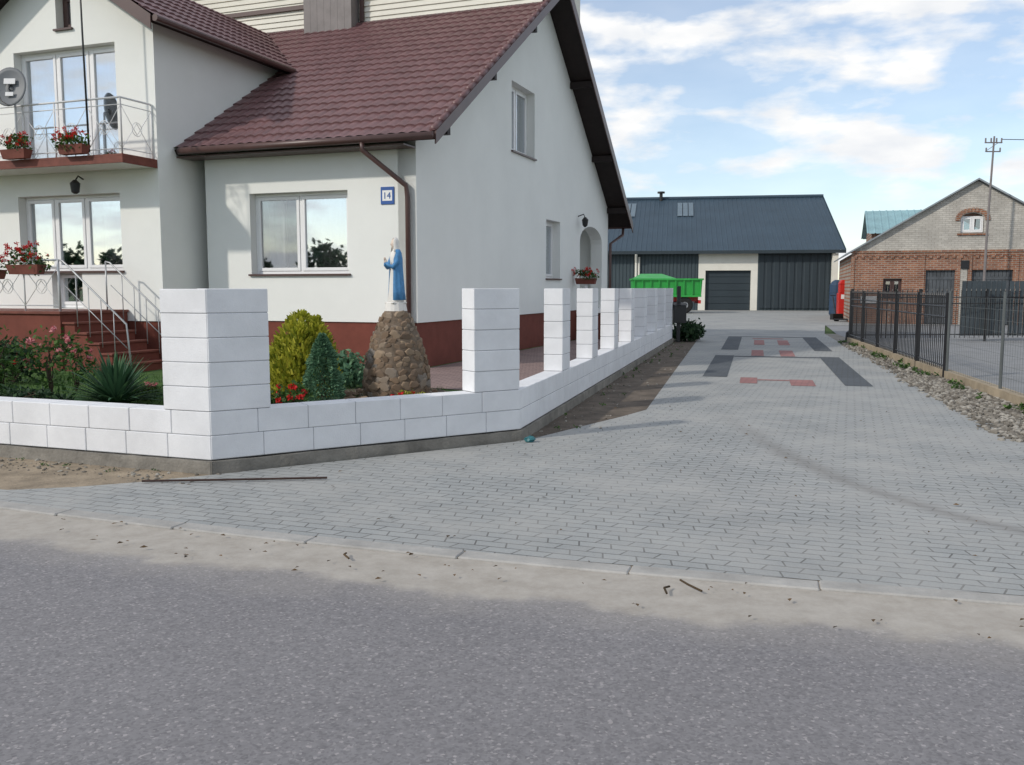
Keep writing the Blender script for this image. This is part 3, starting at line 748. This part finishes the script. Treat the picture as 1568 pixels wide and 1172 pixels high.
b=MB(); b.box(-.13,.13,-.115,.115,-.02,.004); b.obj('base',M_skin,stt,bevel=.01)

# ---------------------------------------------------------------- garden plants
def conifer(name,loc,r,h,m,n,s,lobes=1,tip=.5,up=True):
    e=empty(name,loc); b=MB(); t=MB(); t.tube([(0,0,0),(0,0,h*.8)],[.03,.01],6); t.obj('trunk',M_bark,e)
    L=[(0,0,h,r)]+[(math.cos(a)*r*.55,math.sin(a)*r*.55,h*U(.68,.97),r*.55) for a in [6.28*i/lobes+.5 for i in range(lobes)] if lobes>1]
    for i in range(n):
        cx,cy,hh,rr=random.choice(L); z=hh*(R()**.8)
        pr=(z/hh); prof=(1-pr**2.6)**.7 if tip<.6 else (1-pr**1.9)**.8
        prof*=(.55+.45*min(1,pr*6))
        a=U(0,6.3); q=rr*prof*(1-.45*R()**2.2)*(1+.32*noise.noise(Vector((math.cos(a)*3+cx*9,math.sin(a)*3,z*7))))
        p=Vector((cx+q*math.cos(a),cy+q*math.sin(a),z))
        d=Vector((math.cos(a)*.6+U(-.4,.4),math.sin(a)*.6+U(-.4,.4),U(.4,1.3) if up else U(-.3,.6))).normalized()
        w=d.cross(Vector((math.cos(a),math.sin(a),0))).normalized() if R()<.5 else d.orthogonal().normalized()
        ss=s*U(.6,1.3); b.add([p-w*ss*.28,p+w*ss*.28,p+d*ss+w*ss*.1,p+d*ss-w*ss*.1],[(0,1,2,3)])
    b.obj('foliage',m,e); return e
conifer('golden_thuja',(-2.66,11.5,gz),.42,1.10,M_leafy,9000,.065,7,.5)
conifer('dwarf_spruce',(-2.20,10.6,gz),.23,.88,M_leafb,8500,.032,1,.9,False)
def bush(name,loc,rad,n,s,m,fl=None,nf=0,flsz=.02,fr=.04):
    e=empty(name,loc); b=MB(); leaves(b,(0,0,rad[2]),rad,n,s); b.obj('foliage',m,e)
    t=MB()
    for i in range(7): t.tube([(0,0,0),(U(-.4,.4)*rad[0],U(-.4,.4)*rad[1],rad[2]*.9),(U(-.8,.8)*rad[0],U(-.8,.8)*rad[1],rad[2]*1.6)],[.012,.008,.004],5)
    t.obj('stems',M_bark,e)
    if fl:
        f=MB()
        for i in range(nf):
            a=Vector((U(-1,1),U(-1,1),U(.0,1))).normalized(); c=Vector((a.x*rad[0],a.y*rad[1],rad[2]+a.z*rad[2]))*1.02
            leaves(f,c,(fr,fr,fr*.8),22,flsz,.2,False)
        f.obj('blossoms',fl,e)
    return e
def PX(x,t): return (x-784)*t/1400
bush('red_flower_bush',(PX(440,9.4),9.35,gz),(.24,.18,.21),900,.035,M_leaf,M_redfl,18)
bush('low_juniper',(PX(535,13),13.0,gz),(.3,.25,.25),900,.05,M_leafb)
bush('ground_cover_plant',(PX(625,10.8),10.8,gz),(.2,.12,.1),300,.03,M_leafy,M_redfl,4)
bush('dark_shrub',(PX(25,10.2),10.2,gz),(.5,.3,.16),1800,.035,M_leafd)
bush('rose_bush',(PX(75,11.5),11.5,gz),(.28,.25,.46),380,.04,M_leaf,M_pink,9,.03)
bush('rose_bush',(PX(118,12.6),12.5,gz),(.25,.25,.38),320,.04,M_leaf,M_pink,6,.03)
bush('rose_bush',(PX(-5,11.2),11.2,gz),(.3,.25,.48),420,.045,M_leaf,M_redfl,3,.03)
bush('lawn_shrub',(PX(20,13.5),13.4,gz),(.5,.4,.32),1000,.05,M_leafd,M_redfl,3,.03)
bush('heather_clump',(PX(225,11.6),11.6,gz),(.22,.2,.10),500,.03,M_leaf,M_pink,5,.02)
bush('driveway_shrub',(PX(1047,27),26.9,0),(.5,.5,.38),1500,.07,M_leafd)
def rosette(name,loc,n,L,m):
    e=empty(name,loc); b=MB()
    for i in range(n):
        a=U(0,6.3); el=U(.35,1.45); l=L*U(.7,1.1); w=.026*U(.8,1.2)
        d=Vector((math.cos(a),math.sin(a),0)); s=Vector((-d.y,d.x,0))
        vs=[];fs=[]
        for k in range(7):
            t=k/6; p=d*(l*t*math.cos(el)+.12*t*t*l)+Vector((0,0,l*t*math.sin(el)-.35*l*t*t*math.cos(el)))
            ww=w*(1-t**2.2)*(.7+.6*math.sin(t*2)); vs+=[p-s*ww,p-Vector((0,0,.01*(1-t))),p+s*ww]
        for k in range(6): fs+=[(3*k,3*k+1,3*k+4,3*k+3),(3*k+1,3*k+2,3*k+5,3*k+4)]
        b.add(vs,fs)
    b.obj('leaves',m,e,smooth=True); return e
rosette('yucca_plant',(PX(175,11.0),10.95,gz),190,.76,M_leafm)
rosette('day_lily',(PX(690,10.0),10.0,gz),26,.3,M_leafy)
def prk(): 
    a=U(0,6.3); q=U(.5,.95); return Vector((-1.52+q*math.cos(a),12+q*math.sin(a)*.8-.3,gz+.02))
stones('border_rocks',prk,50,.04,.13,M_stone)

# ---------------------------------------------------------------- warehouse
WR=math.radians(-10)
wt=62.3; wh=empty('warehouse',(PX(1277,wt),62.5,0),WR)
WL=34; WD=20; eZ=4.2; rZ=8.6
b=MB(); 
def clad(b,x0,x1,z0,z1,y=0,p=.25):
    x=x0
    while x<x1-.01:
        xe=min(x+p,x1); 
        b.add([(x,y,z0),(x+(xe-x)*.6,y,z0),(x+(xe-x)*.7,y+.035,z0),(xe-(xe-x)*.1,y+.035,z0),(xe,y,z0)]+[(x,y,z1),(x+(xe-x)*.6,y,z1),(x+(xe-x)*.7,y+.035,z1),(xe-(xe-x)*.1,y+.035,z1),(xe,y,z1)],
          [(k,k+1,k+6,k+5) for k in range(4)]); x=xe
clad(b,-WL,-9.1,0,eZ); clad(b,-5.1,0,0,eZ)
b.add([(0,0,0),(0,WD,0),(0,WD,eZ),(0,WD/2,rZ-.1),(0,0,eZ)],[(0,1,2,3,4)])
b.add([(-WL,0,0),(-WL,WD,0),(-WL,WD,eZ),(-WL,WD/2,rZ-.1),(-WL,0,eZ)],[(4,3,2,1,0)])
b.add([(-WL,WD,0),(0,WD,0),(0,WD,eZ),(-WL,WD,eZ)],[(0,1,2,3)])
b.obj('cladding',M_wh_wall,wh)
b=MB(); b.box(-9.1,-5.1,.0,.2,2.75,eZ); b.box(-9.1,-8.62,.0,.2,0,2.748); b.box(-5.55,-5.1,.0,.2,0,2.748)
b.obj('white_portal',M_wh_white,wh)
b=MB()
for k in range(6): b.box(-8.62,-5.55,.22,.26,.02+k*.46,.46+k*.46)
b.obj('sectional_door',M_wh_door,wh)
b=MB(); clad(b,-5.0,-.3,.15,eZ-.35,-.08,.5); b.obj('sliding_door',M_wh_door,wh)
b=MB()
def ridged(b,x0,x1,ya,za,yb,zb_,p=.35):
    x=x0
    while x<x1:
        xe=min(x+p,x1)
        for (a,c,h0,h1) in ((0,.12,0,.03),(.12,.2,.03,.03),(.2,.32,.03,0),(.32,1,0,0)):
            xa=x+(xe-x)*a; xb=x+(xe-x)*c
            b.add([(xa,ya,za+h0),(xb,ya,za+h1),(xb,yb,zb_+h1),(xa,yb,zb_+h0)],[(0,1,2,3)])
        x=xe
ridged(b,-WL-.5,.55,-.6,eZ-.12,WD/2,rZ); ridged(b,-WL-.5,.55,WD+.6,eZ-.12,WD/2,rZ)
b.obj('roof_sheets',M_wh_roof,wh)
b=MB(); b.box(-WL-.5,.55,-.68,-.58,eZ-.32,eZ-.1); b.obj('gutter',M_wh_door,wh)
b=MB(); b.tube([(-WL,WD/2,rZ+.04),(.55,WD/2,rZ+.04)],.16,8); 
for y0,y1 in ((-.6,WD/2),(WD+.6,WD/2)):
    b.add([(.56,y0,eZ-.4),(.56,y0,eZ-.05),(.56,y1,rZ+.08),(.56,y1,rZ-.3)],[(0,1,2,3)])
b.obj('ridge_and_verge',M_wh_roof,wh)
b=MB()
kk=(rZ-eZ+.12)/(WD/2+.6)
for x0,y0,y1 in ((-10.6,6.0,8.9),(-15.0,6.0,8.9)):
        for j in range(3):
            xa=x0+j*.42; b.add([(xa,y0,eZ-.12+(y0+.6)*kk+.08),(xa+.36,y0,eZ-.12+(y0+.6)*kk+.08),(xa+.36,y1,eZ-.12+(y1+.6)*kk+.08),(xa,y1,eZ-.12+(y1+.6)*kk+.08)],[(0,1,2,3)])
b.obj('rooflights',mat('rooflight_panel',(.12,.165,.2),.45,.1,1),wh)
b=MB(); b.tube([(-11.9,WD/2-.3,rZ-.3),(-11.9,WD/2-.3,rZ+.45)],.13,10); b.tube([(-11.9,WD/2-.3,rZ+.45),(-11.9,WD/2-.3,rZ+.58)],.3,10); b.obj('roof_vent',M_black,wh)
b=MB(); b.box(-.28,.1,-.5,-.1,.0,eZ-.33); b.tube([(-13.4,-.62,eZ-.3),(-13.4,-.12,eZ-.9),(-13.4,-.1,.1)],.09,8); b.tube([(-13.2,-.1,eZ-.5),(-13.2,-.1,1.6)],.07,8); b.obj('white_downpipes',M_wh_white,wh)

tr=empty('farm_trailer',(PX(1020,57),57.2,0),math.radians(-4))
b=MB(); b.add([(-2.1,-1.1,1.05),(2.0,-1.1,1.05),(2.0,1.1,1.05),(-2.1,1.1,1.05),(-2.15,-1.2,2.05),(2.05,-1.2,2.05),(2.05,1.2,2.05),(-2.15,1.2,2.05)],[(0,3,2,1),(0,1,5,4),(1,2,6,5),(2,3,7,6),(3,0,4,7)])
o=b.obj('tub',M_green,tr); s_=o.modifiers.new('s','SOLIDIFY'); s_.thickness=.05
b=MB()
for i in range(9): x=-2.1+i*.5; b.add([(x,-1.19,1.05),(x+.08,-1.19,1.05),(x+.08,-1.28,2.05),(x,-1.28,2.05),(x,-1.1,1.05),(x+.08,-1.1,1.05),(x+.08,-1.2,2.05),(x,-1.2,2.05)],[(0,1,2,3),(0,3,7,4),(1,5,6,2)])
b.box(-2.2,2.1,-1.3,-1.19,2.02,2.12); b.box(-2.2,2.1,1.19,1.3,2.02,2.12); b.box(-2.22,-2.14,-1.3,1.3,2.02,2.12); b.box(2.04,2.12,-1.3,1.3,2.02,2.12); b.box(-2.1,2.0,-1.22,-1.1,1.0,1.1)
b.add([(-2.1,-1.1,2.12),(.5,-1.1,2.12),(-.3,0,2.42),(-1.6,0,2.42),(.5,1.1,2.12),(-2.1,1.1,2.12)],[(0,1,2,3),(1,4,2),(3,2,4,5),(0,3,5)])
b.obj('ribs_and_rails',M_green,tr)
b=MB(); b.box(-2.0,1.9,-.5,-.38,.72,.98); b.box(-2.0,1.9,.38,.5,.72,.98); b.box(-2.9,-2.0,-.06,.06,.7,.82); b.box(.95,1.1,-1.0,1.0,.4,.55); b.box(1.85,2.0,-1.05,1.05,.6,.8); b.tube([(-2.7,0,.7),(-2.7,0,.05)],.05,8); b.obj('chassis',M_red,tr)
for x in (1.02,):
    for y in (-1.0,1.0):
        w=MB(); w.tube([(x,y-.14,.50),(x,y-.11,.50),(x,y+.11,.50),(x,y+.14,.50)],[.42,.50,.50,.42],24); w.obj('tyre',M_rubber,tr,smooth=False)
        w=MB(); w.tube([(x,y-.15,.50),(x,y+.15,.50)],.2,16); w.obj('rim',M_steel,tr)
fd=empty('fuel_dispenser',(PX(1291,46),46,0),math.radians(-8))
b=MB(); b.box(-.33,.33,-.25,.25,.12,1.3); b.box(-.28,.28,-.22,.22,1.3,1.75); b.add([(-.3,-.24,1.75),(.3,-.24,1.75),(.3,.24,1.75),(-.3,.24,1.75),(-.18,-.15,1.95),(.18,-.15,1.95),(.18,.15,1.95),(-.18,.15,1.95)],[(0,1,5,4),(1,2,6,5),(2,3,7,6),(3,0,4,7),(4,5,6,7)]); b.obj('cabinet',M_red,fd,bevel=.02)
b=MB(); b.box(-.22,.22,-.262,-.252,1.0,1.22); b.obj('display_panel',M_wpaint,fd)
b=MB(); b.tube([(.34,-.05,1.2),(.5,-.1,1.0),(.48,-.1,.4),(.4,-.1,.7),(.36,-.1,1.1)],.025,8); b.box(-.4,.4,-.32,.32,0,.12); b.obj('hose_and_base',M_black,fd)
pt=empty('pallet_truck',(PX(1280,43),42.8,0),.4)
b=MB()
for s in (-.2,.2): b.box(s-.08,s+.08,-1.1,0,.07,.13)
b.box(-.3,.3,0,.2,.07,.35); b.tube([(0,.15,.3),(0,.4,1.15)],.025,8); b.tube([(-.15,.4,1.2),(.15,.4,1.2)],.02,8); b.obj('forks_and_handle',M_black,pt)
b=MB(); b.tube([(-.1,.1,.08),(.1,.1,.08)],.08,10); b.obj('wheels',M_rubber,pt)
tk=empty('water_tank',(PX(1279,52),52,0)); b=MB(); b.tube([(0,0,0),(0,0,.1),(0,0,1.7),(0,0,1.9),(0,0,2.0)],[.35,.4,.4,.28,.12],20)
for z in (.5,.9,1.3): b.tube([(0,0,z-.03),(0,0,z+.03)],.42,20)
b.obj('tank_body',mat('tank_blue',(.03,.06,.11),.5,.1,2),tk)
bo=empty('driveway_bollard',(PX(1297,26.5),26.3,0)); b=MB(); b.tube([(0,0,0),(0,0,.05),(0,0,.28),(0,0,.34)],[.13,.12,.1,.03],12); b.obj('post',M_black,bo)

# ---------------------------------------------------------------- brick building
bh=empty('brick_outbuilding',(PX(1304,40),40.2,0),math.radians(-17))
W=9.6; e1=3.15; mid=4.8; ap=6.0
wall('lower_brick_wall','y',0,[(0,0),(W,0),(W,e1-.1),(0,e1-.1)],.4,[(1.27,2.02,1.15,1.95),(2.95,4.1,0,2.3),(4.75,6.3,0,2.3)],M_brick,bh)
wall('upper_gable_wall','y',0.02,[(0,e1),(W,e1),(mid,ap)],.36,[arch(4.22,5.12,3.85,4.68,.25)],M_wbrick,bh)
b=MB(); b.box(-.08,W+.08,-.07,.3,e1-.098,e1-.002); b.box(-.02,W+.02,-.03,.3,e1-.24,e1-.1)
for i in range(32): b.box(.05+i*.3,.17+i*.3,-.05,.0,e1-.34,e1-.24)
b.obj('brick_cornice',M_brick,bh)
b=MB()
for i in range(13):
    a=math.pi*i/12; b.box(-.06,.06,-.04,.05,0,.18,Matrix.Translation((4.67+.48*math.cos(a),.0,4.43+.28*math.sin(a)))@Matrix.Rotation(math.pi/2-a,4,'Y'))
b.box(4.1,5.25,-.05,.05,3.76,3.845); 
for x in (-.06,2.75,4.15,4.58,6.35,W-.3): b.box(x,x+.14,-.045,.02,0,e1-.25)
b.obj('brick_trim',M_brick,bh)
b=MB(); b.box(4.3,4.56,-.03,.0,0,2.65); b.obj('whitewashed_pier',M_wbrick,bh)
b=MB(); b.box(4.3,4.6,-.09,-.05,2.35,2.7); b.obj('wall_box',M_black,bh)
window('attic_window','y',0.02,4.24,5.10,3.87,4.55,bh,splits=(4.67,),inset=.12,curtain=0,sill=False,glasses=[M_glass2,M_glass2])
window('ground_window','y',0,1.27,2.02,1.15,1.95,bh,splits=(1.65,),inset=.15,curtain=0,fm=M_brown,glasses=[M_glass2,M_glass2])
for nm,x0,x1 in (('left',2.95,4.1),('right',4.75,6.3)):
    b=MB(); x=x0+.02
    while x<x1-.05: b.box(x,x+.13,.12,.16,.03,2.28); x+=.145
    b.box(x0,x1,.1,.119,.3,.42); b.box(x0,x1,.1,.119,1.9,2.02)
    b.obj('plank_gate_'+nm,mat('grey_planks_'+nm,(.09,.10,.11),.8,.3,3),bh)
b=MB(); b.box(0,.4,.41,12,0,e1-.1); b.box(W-.4,W,.41,12,0,e1-.1); b.box(.4,W-.4,11.6,12,0,e1-.1); b.obj('side_walls',M_brick,bh)
b=MB()
for s in (-1,1):
    x0=mid+s*(mid+.3); z0=e1-.12
    k=(ap+.1-z0); n=24
    for i in range(n):
        y0=-.2+12.5*i/n; y1=-.2+12.5*(i+.9)/n
        b.add([(x0,y0,z0),(x0,y1,z0),(mid,y1,z0+k),(mid,y0,z0+k),(x0,y0,z0-.07),(x0,y1,z0-.07),(mid,y1,z0+k-.07),(mid,y0,z0+k-.07)],[(0,1,2,3),(7,6,5,4),(0,3,7,4),(1,5,6,2),(0,4,5,1)])
        b.add([(x0,y1,z0-.02),(x0,y1+.06,z0-.02),(mid,y1+.06,z0+k-.02),(mid,y1,z0+k-.02)],[(0,1,2,3)])
b.obj('metal_roof',mat('grey_metal_roof',(.26,.29,.31),.4,.2,1,spec=.5),bh)
nb=empty('metal_roofed_barn',(PX(1329,56),56,0),math.radians(-18))
b=MB(); b.box(0,7,0,6,0,4.9); b.add([(0,0,4.9),(0,6,4.9),(0,3,6.1)],[(0,1,2)]); b.add([(7,0,4.9),(7,6,4.9),(7,3,6.1)],[(0,1,2)]); b.obj('barn_walls',M_brick,nb)
b=MB(); ridged(b,-.3,7.3,-.4,4.8,3,6.4,.4); ridged(b,-.3,7.3,6.4,4.8,3,6.4,.4); b.obj('barn_roof',M_galvroof,nb)

up=empty('utility_pole',(PX(1502,37.5),37.5,0)); b=MB(); b.tube([(0,0,0),(.03,0,4),(.12,0,7.6)],[.06,.05,.035],8)
b.tube([(-.25,0,7.35),(.45,0,7.35)],.025,6); b.tube([(-.2,0,7.0),(.4,0,7.0)],.025,6); b.tube([(-.22,0,7.0),(.3,0,7.35)],.012,6)
for x in (-.22,.0,.22,.42): b.tube([(x,0,7.35),(x,0,7.53)],.03,6)
for x in (-.18,.38): b.tube([(x,0,7.0),(x,0,7.15)],.03,6)
b.obj('pole_and_crossarms',M_greypan,up)
b=MB(); b.tube([(.42+i*2.5,-i*.3,7.48-.12*math.sin(math.pi*i/12)*3) for i in range(13)],.015,5)
b.obj('overhead_wire',M_black,up)

# ---------------------------------------------------------------- right-hand metal fence
mf=empty('black_metal_fence'); A=Vector((9.65,26.1)); Bq=Vector((7.42,15.6)); Cq=Vector((6.2,9.4))
def bars(b,p,q,step=.13,zt=1.45,spear=True,zb_=.12,r=.009):
    L=(q-p).length; n=int(L/step)
    for i in range(n+1):
        v=p+(q-p)*i/n; h=zt+ (.13 if spear else 0)
        b.tube([(v.x,v.y,zb_),(v.x,v.y,h-.08),(v.x,v.y,h-.06),(v.x,v.y,h)],[r,r,r*1.9,.001],5)
    for z in (zb_+.1,zt-.12,zt-.3): b.tube([(p.x,p.y,z),(q.x,q.y,z)],.016,6)
    m=int(L/2.4)+1
    for i in range(m+1):
        v=p+(q-p)*i/m; M=Matrix.Translation((v.x,v.y,0))@Matrix.Rotation(.22,4,'Z'); b.box(-.03,.03,-.03,.03,-.05,zt+.12,M)
b=MB(); bars(b,A,Bq,.14,1.35); bars(b,A+Vector((.1,.2)),Vector((20,27.5)),.15,1.4,True,.1,.011); b.obj('bars_and_posts',M_black,mf)
b=MB()
for x0 in (13.2,14.6): 
    for i in range(9):
        x=x0+i*.145; b.box(x,x+.12,26.93,26.96,.15,1.75)
b.obj('sheet_panels',mat('dark_grey_sheet',(.06,.075,.085),.6,.2,2),mf)
b=MB(); d=(Cq-A).normalized(); b.box(0,(Cq-A).length+3,-.08,.08,-.2,.14,frameM(A,d)); b.obj('base_kerb',mat('sandy_concrete',(.34,.28,.20),.95,.25,3,.5,40),mf)
b=MB(); b.box(-.22,.22,-.05,-.035,1.12,1.32,Matrix.Translation((A.x+.45,A.y-.05,0))); b.obj('name_plate',M_white,mf)
msh=empty('wire_mesh_fence'); b=MB(); D=Cq+(Cq-Bq).normalized()*2
q=Bq; L=(D-q).length; dv=(D-q)/L
for i in range(4): v=q+dv*(L*i/3+.1); b.tube([(v.x,v.y,0),(v.x,v.y,1.5)],.022,8)
for i in range(int(L/.1)): v=q+dv*(i*.1); b.tube([(v.x,v.y,.15),(v.x,v.y,1.4)],.0018,3,False)
for i in range(9):
    z=.16+i*.155; e=q+dv*L; b.tube([(q.x,q.y,z),(e.x,e.y,z)],.0022,3,False)
b.obj('posts_and_mesh',mat('green_grey_wire',(.10,.11,.11),.5,.1,3),msh)
wd=MB()
for i in range(50):
    t=U(0,17); p=A+(Cq-A).normalized()*t+Vector((-U(.1,.4),0)); leaves(wd,(p.x,p.y,.05),(.07,.07,.06),16,.03,.2,False)
for i in range(30):
    t=U(0,17); p=P2+ED*t+Vector((U(.04,.5),0)); leaves(wd,(p.x,p.y,.02),(.05,.05,.03),9,.018,.2,False)
for i in range(12):
    t=U(.3,4.5); p=K+BD*t-inwL*U(.05,.4); leaves(wd,(p.x,p.y,.015),(.05,.04,.02),8,.014,.2,False)
wd.obj('weeds',M_leaf)
gpst=empty('post_mounted_mailbox',(4.78,26.3,0)); b=MB(); b.box(-.05,.05,-.05,.05,0,1.6); b.obj('post',M_black,gpst,bevel=.01)
b=MB(); b.box(-.17,.19,-.20,-.055,.55,1.05); b.add([(-.19,-.23,1.05),(.21,-.23,1.05),(.21,-.05,1.12),(-.19,-.05,1.12),(-.19,-.23,1.07),(.21,-.23,1.07),(.21,-.05,1.14),(-.19,-.05,1.14)],[(0,3,2,1),(4,5,6,7),(0,1,5,4),(1,2,6,5),(2,3,7,6),(3,0,4,7)]); b.obj('letter_box',M_black,gpst,bevel=.008)
tb=MB(); bm=bmesh.new(); bmesh.ops.create_icosphere(bm,subdivisions=2,radius=.045)
tb.add([v.co*(1+.6*noise.noise(v.co*50)) for v in bm.verts],[tuple(v.index for v in f.verts) for f in bm.faces],Matrix.Translation((.18,9.13,.03))@Matrix.Diagonal((1.3,1,.8,1))); bm.free()
tb.obj('crumpled_bag',mat('teal_plastic',(.03,.14,.16),.4,.3,30))

tr_=MB(); tk_=MB()
for i in range(44):
    c=Vector((-62,-29,0))+Vector((.615,-.79,0))*((i-20)*3+U(-1.5,1.5))+Vector((U(-4,4),U(-4,4),0)); h=U(4,6.5)
    tk_.tube([c,c+Vector((0,0,h*.7))],[.2,.08],6)
    leaves(tr_,(c.x,c.y,h*.55),(h*.3,h*.3,h*.45),420,.4)
e=empty('distant_tree_row'); tr_.obj('crowns',M_leafd,e); tk_.obj('trunks',M_bark,e)

# ---------------------------------------------------------------- sky, sun
w=bpy.data.worlds.new('World'); scene.world=w; w.use_nodes=True; nt=w.node_tree; L=nt.links
bg=nt.nodes['Background']; bg.inputs['Strength'].default_value=.15
sky=N(nt,'ShaderNodeTexSky'); sky.sky_type='NISHITA'; sky.sun_disc=False; sky.sun_elevation=math.radians(33); sky.sun_rotation=math.radians(238)
sky.air_density=1.0; sky.dust_density=.3; sky.ozone_density=2.2
tc=N(nt,'ShaderNodeTexCoord'); mp=N(nt,'ShaderNodeMapping'); mp.inputs['Scale'].default_value=(1,1,2.8); mp.inputs['Location'].default_value=(1.3,.7,.45)
L.new(tc.outputs['Generated'],mp.inputs['Vector'])
n1=N(nt,'ShaderNodeTexNoise'); n1.inputs['Scale'].default_value=9.0; n1.inputs['Detail'].default_value=7; n1.inputs['Roughness'].default_value=.52; n1.inputs['Distortion'].default_value=.1
L.new(mp.outputs[0],n1.inputs['Vector'])
r1=ramp(nt,[(.46,(.27,.27,.27)),(.60,(1,1,1))]); L.new(n1.outputs['Fac'],r1.inputs['Fac'])
n2=N(nt,'ShaderNodeTexNoise'); n2.inputs['Scale'].default_value=14; n2.inputs['Detail'].default_value=5
L.new(mp.outputs[0],n2.inputs['Vector'])
r2=ramp(nt,[(.3,(1,1,1)),(.65,(1,1,1))])
for e_,c in zip(r2.color_ramp.elements,((5.6,5.8,6.1,1),(7.0,6.95,6.85,1))): e_.color=c
L.new(n2.outputs['Fac'],r2.inputs['Fac'])
mx=N(nt,'ShaderNodeMix',data_type='RGBA'); L.new(r1.outputs[0],mx.inputs['Factor']); L.new(sky.outputs[0],mx.inputs['A']); L.new(r2.outputs[0],mx.inputs['B'])
L.new(mx.outputs['Result'],bg.inputs['Color'])
sl=bpy.data.lights.new('sun','SUN'); sl.energy=2.3; sl.angle=math.radians(2); sl.color=(1,.93,.83)
so=bpy.data.objects.new('sun',sl); COL.objects.link(so)
el=math.radians(33); dr=Vector((.85*math.cos(el),.53*math.cos(el),-math.sin(el))); so.rotation_euler=dr.to_track_quat('-Z','Y').to_euler()

cd=bpy.data.cameras.new('camera'); cd.lens=32.14; cd.sensor_width=36; cd.clip_end=3000
co=bpy.data.objects.new('camera',cd); COL.objects.link(co); co.location=(0,0,1.55); co.rotation_euler=(math.radians(90-5.91),0,0)
scene.camera=co
scene.view_settings.view_transform='Standard'; scene.view_settings.look='None'; scene.view_settings.exposure=0
